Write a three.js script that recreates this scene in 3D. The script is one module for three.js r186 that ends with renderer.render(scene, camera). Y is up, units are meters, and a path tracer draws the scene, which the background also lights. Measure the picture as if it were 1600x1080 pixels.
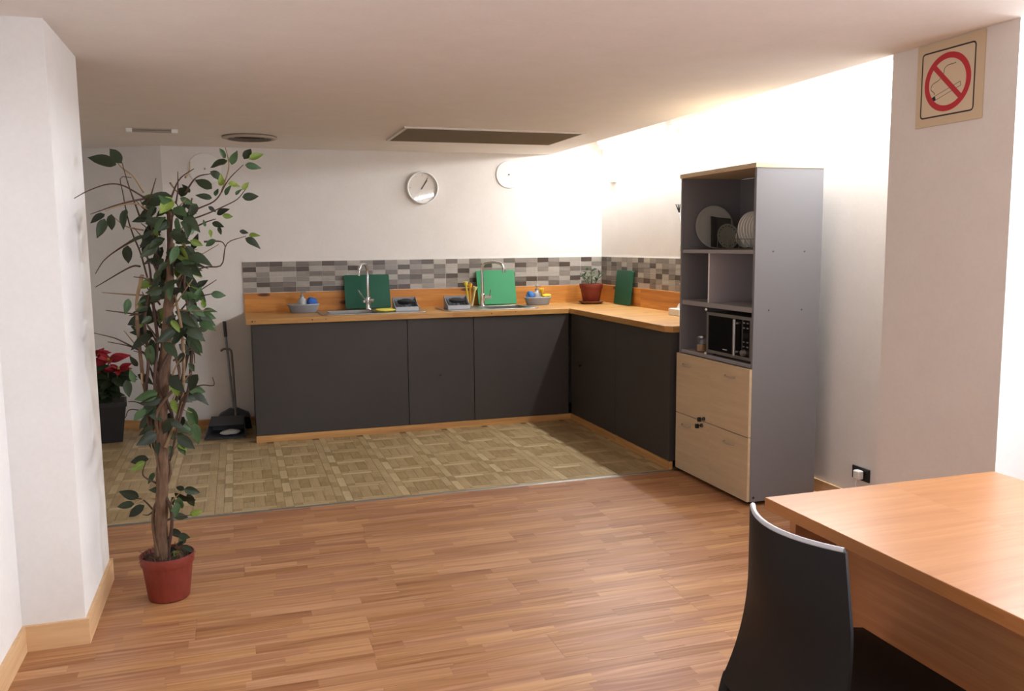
import * as THREE from 'three';
import { RoundedBoxGeometry } from 'three/addons/geometries/RoundedBoxGeometry.js';
import { mergeGeometries, toCreasedNormals } from 'three/addons/utils/BufferGeometryUtils.js';
import { RectAreaLightUniformsLib } from 'three/addons/lights/RectAreaLightUniformsLib.js';

// ------------------------------------------------------------------ camera, exposure, large lights
const scene = new THREE.Scene();
scene.background = new THREE.Color(0.86, 0.93, 1.0);   // overcast sky outside the window
const FPX = 1339.84;
const camera = new THREE.PerspectiveCamera(2 * Math.atan(540 / FPX) * 180 / Math.PI, 1600 / 1080, 0.05, 60);
camera.rotation.order = 'YXZ';
camera.position.set(0, 1.458, 0);
camera.rotation.set(-0.1177, -0.3085, -0.0101);
camera.updateMatrixWorld(true);

const renderer = new THREE.WebGLRenderer({ antialias: true });
renderer.toneMapping = THREE.LinearToneMapping;
renderer.toneMappingExposure = 1.03;
renderer.shadowMap.enabled = true;
RectAreaLightUniformsLib.init();

// room measures (metres)
const H = 2.241, HC = 2.41;                 // dropped ceiling, top of the light slot
const XR = 3.188, XS = 2.696;               // right wall, edge of the slot / face of the right pillar
const ZB = -7.272;                          // back wall
const XL = -0.802, XPL = -0.593, ZP0 = -3.382, ZP1 = -4.013;   // left wall and left pillar
const ZPR0 = -2.46, ZPR1 = -3.087;          // right pillar
const ZDIV = -4.823, ZF = 2.6, XLB = -2.0;  // floor seam, wall behind the camera, far left wall
const tubeX = z => 3.125, tubeY = z => z > -2.6 ? 2.29 : 2.30;
// one entry per lamp in the slot: its two ends, its strength, its colour
const warm = new THREE.Color(0.95, 0.985, 1.03), cool = new THREE.Color(0.86, 0.975, 1.14);
const lamps = [[-7.20, -5.86, 82, warm, 0.5], [-5.84, -4.50, 72, warm, 0.45], [-4.48, -3.15, 96, warm, 0.45], [-2.42, -1.80, 400, cool, 0.96], [-1.78, -0.40, 26, cool], [-0.38, 1.04, 40, cool], [1.06, 2.50, 40, cool]];
// daylight through the window in the right wall, before the pillar
const WIN = { z0: -0.95, z1: 0.55, y0: 0.95, y1: 2.05 };
{
  const L = new THREE.RectAreaLight(new THREE.Color(0.84, 0.955, 1.14), 20, WIN.z1 - WIN.z0 - 0.1, WIN.y1 - WIN.y0 - 0.1);
  L.rotation.y = Math.PI / 2;
  L.position.set(XR + 0.01, (WIN.y0 + WIN.y1) / 2, (WIN.z0 + WIN.z1) / 2);
  L.name = 'window_daylight';
  scene.add(L);
}
for (const [z0, z1, power, color, lean = 0.3] of lamps) {
  const L = new THREE.RectAreaLight(color, power, 0.06, z1 - z0);
  L.position.set(tubeX(z0) - 0.011 - (lean > 0.6 ? 0.012 : 0), tubeY(z0) - 0.019 + (lean > 0.6 ? 0.012 : 0), (z0 + z1) / 2);
  L.up.set(0, 0, 1); L.lookAt(L.position.x - lean, L.position.y - Math.sqrt(1 - lean * lean), L.position.z);
  L.name = 'slot_light';
  scene.add(L);
}

// ------------------------------------------------------------------ helpers
let seed = 12345;
function rnd() { seed |= 0; seed = seed + 0x6D2B79F5 | 0; let t = Math.imul(seed ^ seed >>> 15, 1 | seed); t = t + Math.imul(t ^ t >>> 7, 61 | t) ^ t; return ((t ^ t >>> 14) >>> 0) / 4294967296; }
const rr = (a, b) => a + (b - a) * rnd();
const V = (x, y, z) => new THREE.Vector3(x, y, z);
const lerp = (a, b, t) => a + (b - a) * t;
function hash(x, y, s) { let h = Math.imul(x, 374761393) + Math.imul(y, 668265263) + Math.imul(s, 2246822519); h = Math.imul(h ^ h >>> 13, 1274126177); return ((h ^ h >>> 16) >>> 0) / 4294967296; }
function vnoise(x, y, s) {
  const xi = Math.floor(x), yi = Math.floor(y), fx = x - xi, fy = y - yi;
  const u = fx * fx * (3 - 2 * fx), v = fy * fy * (3 - 2 * fy);
  return lerp(lerp(hash(xi, yi, s), hash(xi + 1, yi, s), u), lerp(hash(xi, yi + 1, s), hash(xi + 1, yi + 1, s), u), v);
}
function fbm(x, y, s, o = 3) { let a = 0.5, t = 0, n = 0; for (let i = 0; i < o; i++) { t += a * vnoise(x, y, s + i * 17); n += a; x *= 2.03; y *= 2.03; a *= 0.5; } return t / n; }
function tex(w, h, fn, srgb = true) {
  const d = new Uint8Array(w * h * 4);
  for (let j = 0; j < h; j++) for (let i = 0; i < w; i++) {
    const c = fn(i, j), k = (j * w + i) * 4;
    d[k] = Math.max(0, Math.min(255, c[0])); d[k + 1] = Math.max(0, Math.min(255, c[1])); d[k + 2] = Math.max(0, Math.min(255, c[2])); d[k + 3] = 255;
  }
  const t = new THREE.DataTexture(d, w, h, THREE.RGBAFormat);
  t.wrapS = t.wrapT = THREE.RepeatWrapping; t.magFilter = THREE.LinearFilter; t.minFilter = THREE.LinearMipmapLinearFilter; t.generateMipmaps = true;
  if (srgb) t.colorSpace = THREE.SRGBColorSpace;
  t.needsUpdate = true;
  return t;
}
const grey = v => [v, v, v];
const std = (o) => new THREE.MeshStandardMaterial(o);
const phy = (o) => new THREE.MeshPhysicalMaterial(o);
const used = new Map();
function numbered(n) { const k = used.get(n) || 0; used.set(n, k + 1); return k ? n + '_' + String(k).padStart(3, '0') : n; }
function mesh(name, geo, mat, parent = scene) {
  const m = new THREE.Mesh(Array.isArray(geo) ? join(geo) : geo, mat);
  m.name = parent === scene ? numbered(name) : name;
  m.castShadow = m.receiveShadow = true;
  parent.add(m);
  return m;
}
function join(list) {
  const l = list.map(g => { const q = g.index ? g.toNonIndexed() : g; for (const k of Object.keys(q.attributes)) if (!['position', 'normal', 'uv'].includes(k)) q.deleteAttribute(k); return q; });
  return mergeGeometries(l);
}
function tag(o, label, category, group, kind) {
  o.userData.label = label; o.userData.category = category;
  if (group) o.userData.group = group;
  if (kind) o.userData.kind = kind;
  return o;
}
function thing(name, label, category, [x, y, z] = [0, 0, 0], turn = 0, group) {
  const g = new THREE.Group(); g.name = numbered(name); g.position.set(x, y, z); g.rotation.y = turn; scene.add(g);
  return tag(g, label, category, group);
}
function struct(name, geo, mat, label, category) { return tag(mesh(name, geo, mat), label, category, null, 'structure'); }
// box given by its limits, uv in metres
function bx(x0, x1, y0, y1, z0, z1) {
  const w = Math.abs(x1 - x0), h = Math.abs(y1 - y0), d = Math.abs(z1 - z0);
  const g = new THREE.BoxGeometry(w, h, d), uv = g.attributes.uv;
  const dims = [[d, h], [d, h], [w, d], [w, d], [w, h], [w, h]];
  const ox = (x0 * 3.1 + z0 * 1.7), oy = (y0 * 2.3 + z1 * 1.1);
  for (let f = 0; f < 6; f++) for (let k = 0; k < 4; k++) { const i = f * 4 + k; uv.setXY(i, uv.getX(i) * dims[f][0] + ox, uv.getY(i) * dims[f][1] + oy); }
  g.translate((x0 + x1) / 2, (y0 + y1) / 2, (z0 + z1) / 2);
  return g;
}
// swap uv so that the grain runs along the other axis
function uvSwap(g) { const u = g.attributes.uv; for (let i = 0; i < u.count; i++) u.setXY(i, u.getY(i), u.getX(i)); return g; }
function rbx(x0, x1, y0, y1, z0, z1, r = 0.004, s = 2) {
  const g = new RoundedBoxGeometry(Math.abs(x1 - x0), Math.abs(y1 - y0), Math.abs(z1 - z0), s, r);
  g.translate((x0 + x1) / 2, (y0 + y1) / 2, (z0 + z1) / 2); planarUV(g);
  return g;
}
function planarUV(g) {
  const p = g.attributes.position, n = g.attributes.normal, u = new Float32Array(p.count * 2);
  for (let i = 0; i < p.count; i++) {
    const ax = Math.abs(n.getX(i)), ay = Math.abs(n.getY(i)), az = Math.abs(n.getZ(i));
    let a, b;
    if (ay >= ax && ay >= az) { a = p.getX(i); b = p.getZ(i); } else if (ax >= az) { a = p.getZ(i); b = p.getY(i); } else { a = p.getX(i); b = p.getY(i); }
    u[i * 2] = a; u[i * 2 + 1] = b;
  }
  g.setAttribute('uv', new THREE.BufferAttribute(u, 2));
  return g;
}
function cyl(r0, r1, y0, y1, x = 0, z = 0, n = 20) { const g = new THREE.CylinderGeometry(r1, r0, y1 - y0, n); g.translate(x, (y0 + y1) / 2, z); return g; }
function rod(a, b, r, r2 = r, n = 10) {
  const d = new THREE.Vector3().subVectors(b, a), g = new THREE.CylinderGeometry(r2, r, d.length(), n);
  g.applyQuaternion(new THREE.Quaternion().setFromUnitVectors(V(0, 1, 0), d.clone().normalize()));
  g.translate((a.x + b.x) / 2, (a.y + b.y) / 2, (a.z + b.z) / 2); return g;
}
function lathe(pts, n = 32) { return new THREE.LatheGeometry(pts.map(p => new THREE.Vector2(p[0], p[1])), n); }
function tube(pts, r, seg = 24, n = 8, closed = false) { return new THREE.TubeGeometry(new THREE.CatmullRomCurve3(pts, closed), seg, r, n, closed); }
// tapered tube along points
function taper(pts, radii, seg = 16, n = 7, wob = 0) {
  const c = new THREE.CatmullRomCurve3(pts), F = c.computeFrenetFrames(seg), pos = [], uv = [], idx = [];
  for (let i = 0; i <= seg; i++) {
    const t = i / seg, P = c.getPointAt(t), k = t * (radii.length - 1), a = Math.floor(Math.min(k, radii.length - 2)), r = lerp(radii[a], radii[a + 1], k - a);
    for (let j = 0; j <= n; j++) {
      const th = j / n * Math.PI * 2, q = r * (1 + wob * (vnoise(i * 0.9, (j % n) * 1.3, 5) - 0.5));
      const d = F.normals[i].clone().multiplyScalar(Math.cos(th) * q).addScaledVector(F.binormals[i], Math.sin(th) * q);
      pos.push(P.x + d.x, P.y + d.y, P.z + d.z); uv.push(j / n, t * c.getLength() * 4);
    }
  }
  for (let i = 0; i < seg; i++) for (let j = 0; j < n; j++) { const a = i * (n + 1) + j, b = a + n + 1; idx.push(a, b, a + 1, b, b + 1, a + 1); }
  const g = new THREE.BufferGeometry();
  g.setAttribute('position', new THREE.Float32BufferAttribute(pos, 3)); g.setAttribute('uv', new THREE.Float32BufferAttribute(uv, 2)); g.setIndex(idx); g.computeVertexNormals();
  return g;
}
// closed slab from a centre surface f(u,v) with thickness
function sheet(f, nu, nv, th) {
  const P = [], N = [], e = 1e-3;
  for (let j = 0; j <= nv; j++) for (let i = 0; i <= nu; i++) {
    const u = i / nu, v = j / nv, p = f(u, v);
    const du = f(Math.min(1, u + e), v).sub(f(Math.max(0, u - e), v)), dv = f(u, Math.min(1, v + e)).sub(f(u, Math.max(0, v - e)));
    P.push(p); N.push(du.cross(dv).normalize());
  }
  const pos = [], uv = [], idx = [], M = (nu + 1) * (nv + 1);
  for (const s of [1, -1]) P.forEach((p, k) => { pos.push(p.x + N[k].x * th / 2 * s, p.y + N[k].y * th / 2 * s, p.z + N[k].z * th / 2 * s); uv.push((k % (nu + 1)) / nu * 0.4, Math.floor(k / (nu + 1)) / nv * 0.4); });
  const id = (i, j, s) => s * M + j * (nu + 1) + i;
  for (let j = 0; j < nv; j++) for (let i = 0; i < nu; i++) {
    idx.push(id(i, j, 0), id(i + 1, j, 0), id(i + 1, j + 1, 0), id(i, j, 0), id(i + 1, j + 1, 0), id(i, j + 1, 0));
    idx.push(id(i, j, 1), id(i + 1, j + 1, 1), id(i + 1, j, 1), id(i, j, 1), id(i, j + 1, 1), id(i + 1, j + 1, 1));
  }
  const side = (a, b, c, d) => idx.push(a, b, c, a, c, d);
  for (let i = 0; i < nu; i++) { side(id(i, 0, 1), id(i + 1, 0, 1), id(i + 1, 0, 0), id(i, 0, 0)); side(id(i, nv, 0), id(i + 1, nv, 0), id(i + 1, nv, 1), id(i, nv, 1)); }
  for (let j = 0; j < nv; j++) { side(id(0, j, 0), id(0, j + 1, 0), id(0, j + 1, 1), id(0, j, 1)); side(id(nu, j, 1), id(nu, j + 1, 1), id(nu, j + 1, 0), id(nu, j, 0)); }
  const g = new THREE.BufferGeometry();
  g.setAttribute('position', new THREE.Float32BufferAttribute(pos, 3)); g.setAttribute('uv', new THREE.Float32BufferAttribute(uv, 2)); g.setIndex(idx); g.computeVertexNormals();
  return toCreasedNormals(g, 0.7);
}
function extr(shapePts, depth, bevel = 0) {
  const s = new THREE.Shape(); shapePts.forEach((p, i) => i ? s.lineTo(p[0], p[1]) : s.moveTo(p[0], p[1])); s.closePath();
  return new THREE.ExtrudeGeometry(s, { depth, bevelEnabled: bevel > 0, bevelSize: bevel, bevelThickness: bevel, bevelSegments: 2, curveSegments: 12 });
}
// a photo pixel as a point on the plane z = const
const camQ = new THREE.Quaternion().setFromEuler(new THREE.Euler(-0.1177, -0.3085, -0.0101, 'YXZ')), camP = V(0, 1.458, 0);
function at(px, py, z) {
  const d = V((px - 800) / FPX, (540 - py) / FPX, -1).applyQuaternion(camQ);
  return camP.clone().addScaledVector(d, (z - camP.z) / d.z);
}

// ------------------------------------------------------------------ materials
const plasterBump = tex(512, 512, (i, j) => grey(128 + 90 * (fbm(i / 9, j / 9, 3, 3) - 0.5) + 40 * (hash(i, j, 4) - 0.5)), false);
const plasterTex = tex(512, 512, (i, j) => { const n = fbm(i / 60, j / 60, 8, 4) - 0.5, s = fbm(i / 6, j / 6, 9, 2) - 0.5; return [250 + n * 6 + s * 4, 249 + n * 6 + s * 4, 247 + n * 7 + s * 4]; });
const wallMat = std({ color: 0xeeeae6, map: plasterTex, bumpMap: plasterBump, bumpScale: 0.0003, roughness: 0.92 });
const ceilMat = std({ color: 0xf2ece6, map: plasterTex, bumpMap: plasterBump, bumpScale: 0.0002, roughness: 0.95 });
const slabMat = std({ color: 0x6d5a48, roughness: 0.9 });

// laminate: eight printed boards of three strips each, 1.286 m x 0.192 m
const lamSeg = [];
for (let s = 0; s < 24; s++) { const l = []; let x = -rr(0, 0.4); while (x < 1.3) { const w = rr(0.26, 0.52); const k = rnd(); l.push([x, x + w, k < 0.22 ? rr(-1, -0.45) : k < 0.7 ? rr(-0.3, 0.3) : rr(0.3, 0.9), rr(-1, 1), Math.floor(rr(0, 900))]); x += w; } lamSeg.push(l); }
const lamTex = tex(2048, 1536, (i, j) => {
  const v = Math.floor(j / 192), y = (j % 192) / 1000, s = Math.min(2, Math.floor(y / 0.064)), x = i / 2048 * 1.286;
  let sg = lamSeg[v * 3 + s][0]; for (const q of lamSeg[v * 3 + s]) if (x >= q[0]) sg = q;
  const sd = sg[4], wv = (fbm(x * 2.2, y * 14, sd, 2) - 0.5) * 0.05;
  const g1 = fbm(x * 2.4, (y + wv) * 95, sd + 3, 3) - 0.5, g2 = fbm(x * 11, (y + wv * 0.4) * 520, sd + 7, 2) - 0.5;
  let b = sg[2] * 15 + g1 * 58 + g2 * 20, h = sg[3] * 5;
  const e = y - s * 0.064, gap = (x - sg[0] < 0.0012 || e < 0.0009) ? -8 : 0;
  b += gap;
  return [168 + b * 0.95 + h * 0.2, 119 + b * 1.0 + h * 0.2, 80 + b * 0.9 - h * 0.9];
});
const lamMat = std({ map: lamTex, roughness: 0.42 });
lamMat.name = 'laminate';

function woodTex(w, h, base, amp, fx, fy, s, knots = []) {
  return tex(w, h, (i, j) => {
    const x = i / w, y = j / h;
    let k = 0, bend = 0;
    for (const [kx, ky, r] of knots) { const dx = (x - kx) * w / h * 0.6, dy = y - ky, d = Math.sqrt(dx * dx + dy * dy) / r; if (d < 1) k = Math.max(k, 1 - d * d * d); bend += Math.exp(-d * 0.9) * r * (dy > 0 ? 1 : -1) * 0.8; }
    const wv = (fbm(x * fx * 0.6, y * 5, s, 2) - 0.5) * 0.1 + bend;
    const a = fbm(x * fx, (y + wv) * fy, s + 2, 3) - 0.5, b = fbm(x * fx * 5, (y + wv) * fy * 4, s + 5, 2) - 0.5, c = fbm(x * 3, y * 6, s + 9, 2) - 0.5;
    const t = a * 1.1 + b * 0.5 + c * 0.5;
    return [lerp(base[0] + t * amp[0], 70, k * 0.9), lerp(base[1] + t * amp[1], 38, k * 0.9), lerp(base[2] + t * amp[2], 18, k * 0.9)];
  });
}
const rep = (t, w, h) => { t.repeat.set(1 / w, 1 / h); return t; };
const pineTop = std({ map: rep(woodTex(1024, 512, [188, 140, 78], [40, 42, 34], 4, 22, 31, [[0.2, 0.3, 0.03], [0.62, 0.7, 0.025], [0.84, 0.2, 0.02]]), 1.6, 0.6), roughness: 0.38 });
const pineUp = std({ map: rep(woodTex(1024, 512, [198, 130, 56], [42, 42, 26], 3.2, 14, 61, [[0.3, 0.55, 0.06], [0.71, 0.35, 0.045], [0.9, 0.75, 0.04]]), 1.7, 0.4), roughness: 0.5 });
const pinePlinth = std({ map: rep(woodTex(1024, 256, [200, 150, 92], [40, 42, 34], 4, 8, 91, [[0.55, 0.5, 0.1]]), 2.2, 0.25), roughness: 0.5 });
const beech = phy({ clearcoat: 0.3, clearcoatRoughness: 0.32, map: rep(woodTex(1024, 1024, [174, 116, 68], [16, 18, 14], 3, 60, 121), 1.4, 1.0), roughness: 0.27 });
const beechEdge = std({ map: rep(woodTex(512, 256, [176, 120, 78], [22, 24, 20], 3, 20, 151), 1.2, 0.3), roughness: 0.45 });
const skirt = std({ map: rep(woodTex(1024, 256, [220, 180, 134], [22, 26, 24], 3, 10, 181), 1.6, 0.3), roughness: 0.5 });
const birch = std({ map: rep(woodTex(512, 512, [208, 186, 152], [12, 14, 14], 3, 26, 211), 0.9, 0.5), roughness: 0.5 });
const fineBump = tex(256, 256, (i, j) => grey(128 + 80 * (fbm(i / 3, j / 3, 23, 2) - 0.5)), false);
const cabGrey = std({ color: 0x7f7d80, roughness: 0.5, bumpMap: fineBump, bumpScale: 0.0001 });
const cabGreyEdge = std({ color: 0x9c999a, roughness: 0.45 });
const charcoal = std({ color: 0x403b38, map: rep(tex(256, 256, (i, j) => grey(244 + 16 * (fbm(i / 40, j / 40, 77, 3) - 0.5) + 6 * (hash(i, j, 2) - 0.5))), 1.2, 1.2), roughness: 0.62 });
const charcoalSide = std({ color: 0x423d3a, roughness: 0.6 });
const chrome = std({ color: 0xd8d8d8, metalness: 1, roughness: 0.12 });
const steel = std({ color: 0xb9b7b3, metalness: 1, roughness: 0.3 });
const alu = std({ color: 0xa9a7a3, metalness: 1, roughness: 0.38 });
const white = std({ color: 0xf0eee9, roughness: 0.45 });
const whiteGloss = std({ color: 0xf1efe8, roughness: 0.18 });
const black = std({ color: 0x141414, roughness: 0.45 });
const blackGloss = std({ color: 0x0b0b0c, roughness: 0.08 });
const rubber = std({ color: 0x232324, roughness: 0.75 });
const greyPlastic = std({ color: 0x8d8f93, roughness: 0.5 });
const darkPlastic = std({ color: 0x47484b, roughness: 0.55 });
const terracotta = std({ color: 0x83301f, map: rep(tex(256, 256, (i, j) => grey(238 + 34 * (fbm(i / 22, j / 22, 41, 3) - 0.5))), 0.3, 0.3), roughness: 0.6 });
const soil = std({ color: 0x3a2c22, bumpMap: fineBump, bumpScale: 0.004, roughness: 1 });
const glass = phy({ color: 0xffffff, transmission: 1, roughness: 0.02, thickness: 0, ior: 1.45 });

// ------------------------------------------------------------------ the room
const T = 0.16;
struct('ceiling', bx(XLB - T, XS, H, HC, -8.6, ZF), ceilMat, 'flat white plaster ceiling stopping short of the right wall', 'ceiling');
struct('ceiling_slot', bx(XS - 0.02, XR + T, HC, HC + 0.1, -8.0, ZF), ceilMat, 'raised white ceiling strip inside the light slot', 'ceiling');
const wallBack = struct('wall_back', bx(-0.522, XR + T, 0, HC, ZB - T, ZB), wallMat, 'white plaster back wall with mosaic splashback behind the sinks', 'wall');
const wallRight = struct('wall_right', [bx(XR, XR + T, 0, HC, ZB, WIN.z0), bx(XR, XR + T, 0, HC, WIN.z1, ZF + T), bx(XR, XR + T, 0, WIN.y0, WIN.z0, WIN.z1), bx(XR, XR + T, WIN.y1, HC, WIN.z0, WIN.z1)], wallMat, 'white plaster wall washed by the slot light beside the shelf cabinet', 'wall');
struct('wall_left', bx(XL - T, XL, 0, H, ZP0, ZF), wallMat, 'white plaster wall before the projecting left pillar', 'wall');
struct('wall_front', bx(XLB - T, XR, 0, HC, ZF, ZF + T), wallMat, 'white plaster wall closing the room', 'wall');
struct('wall_left_pillar', bx(XL - T, XPL, 0, H, ZP1, ZP0), wallMat, 'white projecting pillar beside the tall ficus', 'pillar');
struct('wall_left_return', bx(XLB - T, XL - T, 0, H, ZP1, ZP1 + 0.12), wallMat, 'white return wall behind the left pillar', 'wall');
struct('wall_far_left', bx(XLB - T, XLB, 0, H, -8.6, ZP1), wallMat, 'white wall of the recess behind the left pillar', 'wall');
struct('wall_right_pillar', bx(XS, XR, 0, HC, ZPR1, ZPR0), wallMat, 'white pillar carrying the no smoking sign', 'pillar');
{ // wall that runs back at an angle behind the red poinsettia
  const a = V(-0.522, 0, ZB), dir = V(-0.587, 0, -0.315).normalize(), L = 1.75;
  const g = new THREE.BoxGeometry(L, H, T); g.translate(-L / 2, H / 2, -T / 2);
  const m = struct('wall_back_angled', planarUV(g), wallMat, 'white angled wall behind the red poinsettia', 'wall');
  m.position.copy(a); m.rotation.y = -Math.atan2(0.315, 0.587);
  // its local -x runs along dir
  m.rotation.y = Math.atan2(-dir.z, dir.x) - Math.PI;
  const bb = new THREE.BoxGeometry(L, 0.07, 0.012); bb.translate(-L / 2, 0.035, 0.006);
  const b = struct('baseboard_back_angled', planarUV(bb), pinePlinth, 'orange wooden skirting behind the black pot', 'baseboard');
  b.position.copy(a); b.rotation.y = m.rotation.y;
}

{ // the window, outside the frame of the photograph; its daylight throws the ficus shadow on the left pillar
  const f = 0.05, x0 = XR + 0.05, x1 = XR + 0.10, zm = (WIN.z0 + WIN.z1) / 2;
  const w = struct('window_1', [bx(x0, x1, WIN.y0, WIN.y0 + f, WIN.z0, WIN.z1), bx(x0, x1, WIN.y1 - f, WIN.y1, WIN.z0, WIN.z1), bx(x0, x1, WIN.y0 + f, WIN.y1 - f, WIN.z0, WIN.z0 + f), bx(x0, x1, WIN.y0 + f, WIN.y1 - f, WIN.z1 - f, WIN.z1), bx(x0, x1, WIN.y0 + f, WIN.y1 - f, zm - 0.02, zm + 0.02)], white, 'white framed window in the right wall before the pillar', 'window');
  for (const [a, b] of [[WIN.z0 + f, zm - 0.02], [zm + 0.02, WIN.z1 - f]]) mesh('pane', bx(x0 + 0.02, x0 + 0.025, WIN.y0 + f, WIN.y1 - f, a, b), glass, w);
}

// floor: laminate boards on a slab
const floor = struct('floor', bx(XLB - T, XR + T, -0.12, -0.009, ZDIV, ZF + T), slabMat, 'brown laminate floor of staggered boards', 'floor');
{
  const PL = 1.286, PW = 0.192, cache = new Map();
  const rows = Math.ceil((ZF - ZDIV) / PW);
  for (let r = 0; r < rows; r++) {
    const z0 = ZDIV + 0.012 + r * PW, z1 = Math.min(ZF, z0 + PW);
    const left = z1 < ZP1 + 0.02 ? XLB : (z1 > ZP0 ? XL : XPL - 0.05);
    let x = left - ((r * 0.437 + (r % 3) * 0.21) % PL);
    while (x < XR) {
      const a = Math.max(left, x), b = Math.min(XR, x + PL);
      if (b - a > 0.02) {
        const v = Math.floor(rnd() * 8), u0 = (a - x) / PL, u1 = (b - x) / PL;
        const key = [v, u0.toFixed(3), u1.toFixed(3), (z1 - z0).toFixed(3)].join();
        let g = cache.get(key);
        if (!g) {
          g = new THREE.BoxGeometry(b - a - 0.0008, 0.009, z1 - z0 - 0.0008);
          const uv = g.attributes.uv;
          for (let f = 0; f < 6; f++) for (let k = 0; k < 4; k++) { const i = f * 4 + k; uv.setXY(i, lerp(u0, u1, uv.getX(i)), (v + lerp(0.004, 0.996, uv.getY(i))) / 8); }
          cache.set(key, g);
        }
        const m = mesh('plank', g, lamMat, floor);
        m.position.set((a + b) / 2, -0.0045, (z0 + z1) / 2);
      }
      x += PL;
    }
  }
}
// kitchen floor: basket-weave slats
const floorK = struct('floor_kitchen', bx(XLB - T, XR + T, -0.12, -0.006, -8.6, ZDIV), std({ color: 0x96815a, roughness: 0.8 }), 'beige kitchen floor in a basket-weave slat pattern', 'floor');
{
  const grain = s => rep(woodTex(256, 128, [246, 244, 240], [34, 34, 32], 3, 14, s), 0.22, 0.09);
  const gt = [grain(301), grain(317)];
  const cols = { p: [0xc5b088, 0xc0ab83, 0xc8b48d], m: [0xb7a179, 0xbba57e, 0xb29c73], d: [0xb09870, 0xaa9167, 0xb49c74, 0xa68d63] };
  const mats = {}; for (const k in cols) mats[k] = cols[k].map((c, i) => std({ color: c, map: gt[i % 2], roughness: 0.36 }));
  const CU = 0.333, CV = 0.307, q = 0.0016;
  const pieces = [[0, .047, .107, .307, 'p', 1], [0, .047, 0, .107, 'd', 1], [.286, .333, 0, .2, 'm', 1], [.286, .333, .2, .307, 'd', 1], [.047, .24, 0, .047, 'p', 0], [.24, .286, 0, .047, 'm', 0], [.095, .286, .26, .307, 'm', 0], [.047, .095, .26, .307, 'd', 1]];
  const inner = [[[.047, .107, .047, .26], [.107, .167, .047, .15], [.107, .167, .15, .26], [.167, .226, .047, .26], [.226, .286, .047, .17], [.226, .286, .17, .26]],
    [[.047, .107, .047, .16], [.047, .107, .16, .26], [.107, .167, .047, .26], [.167, .226, .047, .14], [.167, .226, .14, .26], [.226, .286, .047, .26]],
    [[.047, .167, .047, .1], [.047, .107, .1, .26], [.107, .167, .1, .26], [.167, .226, .047, .26], [.226, .286, .047, .26]]];
  const geos = new Map(); const all = [];
  const geo = (w, d, s) => { const k = w.toFixed(3) + d.toFixed(3) + s; if (!geos.has(k)) { const g = bx(-w / 2, w / 2, -0.003, 0.003, -d / 2, d / 2); if (s) uvSwap(g); geos.set(k, g); } return geos.get(k); };
  const X0 = -0.13 - CU * 6, Z0 = -5.172 - CV * 11;
  for (let c = 0; c < 16; c++) for (let r = 0; r < 13; r++) {
    const ox = X0 + c * CU, oz = Z0 + r * CV;
    const list = pieces.concat(inner[Math.floor(rnd() * 3)].map(a => [...a, 'd', 1]));
    for (const [u0, u1, v0, v1, k, s] of list) {
      let x0 = ox + u0, x1 = ox + u1, z0 = oz + v0, z1 = oz + v1;
      z1 = Math.min(z1, ZDIV - 0.012); x0 = Math.max(x0, XLB); x1 = Math.min(x1, 2.66);
      const mat = mats[k][Math.floor(rnd() * mats[k].length)];
      if (x1 - x0 < 0.012 || z1 - z0 < 0.012) continue;
      const cx = (x0 + x1) / 2, cz = (z0 + z1) / 2;
      if (cx > 0.12 && cz < -6.60) continue;
      const wz = cx < -0.522 ? ZB + (cx + 0.522) * (0.315 / 0.587) : ZB;
      if (cz < wz - 0.02) continue;
      const seen = cx > -0.19 * -cz * 0.8 - 0.02 - (cz < -4 ? 0 : 0) && cx > cz * 0.15;
      all.push({ w: x1 - x0 - q, d: z1 - z0 - q, s, mat, cx, cz, score: seen ? (x1 - x0) * (z1 - z0) / Math.pow(-cz, 3) * (k === 'd' ? 0.9 : 1.2) : 0 });
    }
  }
  all.sort((a, b) => b.score - a.score);
  const rest = new Map();
  all.forEach((o, i) => {
    if (i < 300) { const m = mesh('slat', geo(o.w, o.d, o.s), o.mat, floorK); m.position.set(o.cx, -0.003, o.cz); }
    else { if (!rest.has(o.mat)) rest.set(o.mat, []); rest.get(o.mat).push(geo(o.w, o.d, o.s).clone().translate(o.cx, -0.003, o.cz)); }
  });
  for (const [m, l] of rest) { const o = mesh('slat_field', l, m, floorK); o.userData.kind = 'stuff'; }
}
{ const g = extr([[-0.016, 0], [0.016, 0], [0.012, 0.004], [0, 0.0055], [-0.012, 0.004]], XR - XLB); g.rotateY(Math.PI / 2); g.translate(XLB, -0.0005, ZDIV);
  struct('trim_1', g, alu, 'thin metal threshold strip between the two floors', 'threshold'); }
// skirtings
struct('baseboard_left', bx(XL, XL + 0.013, 0, 0.0965, ZP0 + 0.013, ZF), skirt, 'pale wooden skirting along the left wall', 'baseboard');
struct('baseboard_pillar_front', bx(XL, XPL + 0.013, 0, 0.0965, ZP0, ZP0 + 0.013), skirt, 'pale wooden skirting across the pillar front', 'baseboard');
struct('baseboard_pillar_side', bx(XPL, XPL + 0.013, 0, 0.0965, ZP1 - 0.013, ZP0), skirt, 'pale wooden skirting along the pillar side by the ficus', 'baseboard');
struct('baseboard_right', bx(XR - 0.013, XR, 0, 0.075, -4.84, ZPR1), skirt, 'wooden skirting under the wall socket', 'baseboard');
struct('baseboard_right_pillar', bx(XS - 0.013, XS, 0, 0.075, ZPR1, ZPR0), skirt, 'wooden skirting at the foot of the right pillar', 'baseboard');
struct('baseboard_right_front', bx(XR - 0.013, XR, 0, 0.075, ZPR0, ZF), skirt, 'wooden skirting on the wall before the right pillar', 'baseboard');
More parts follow.
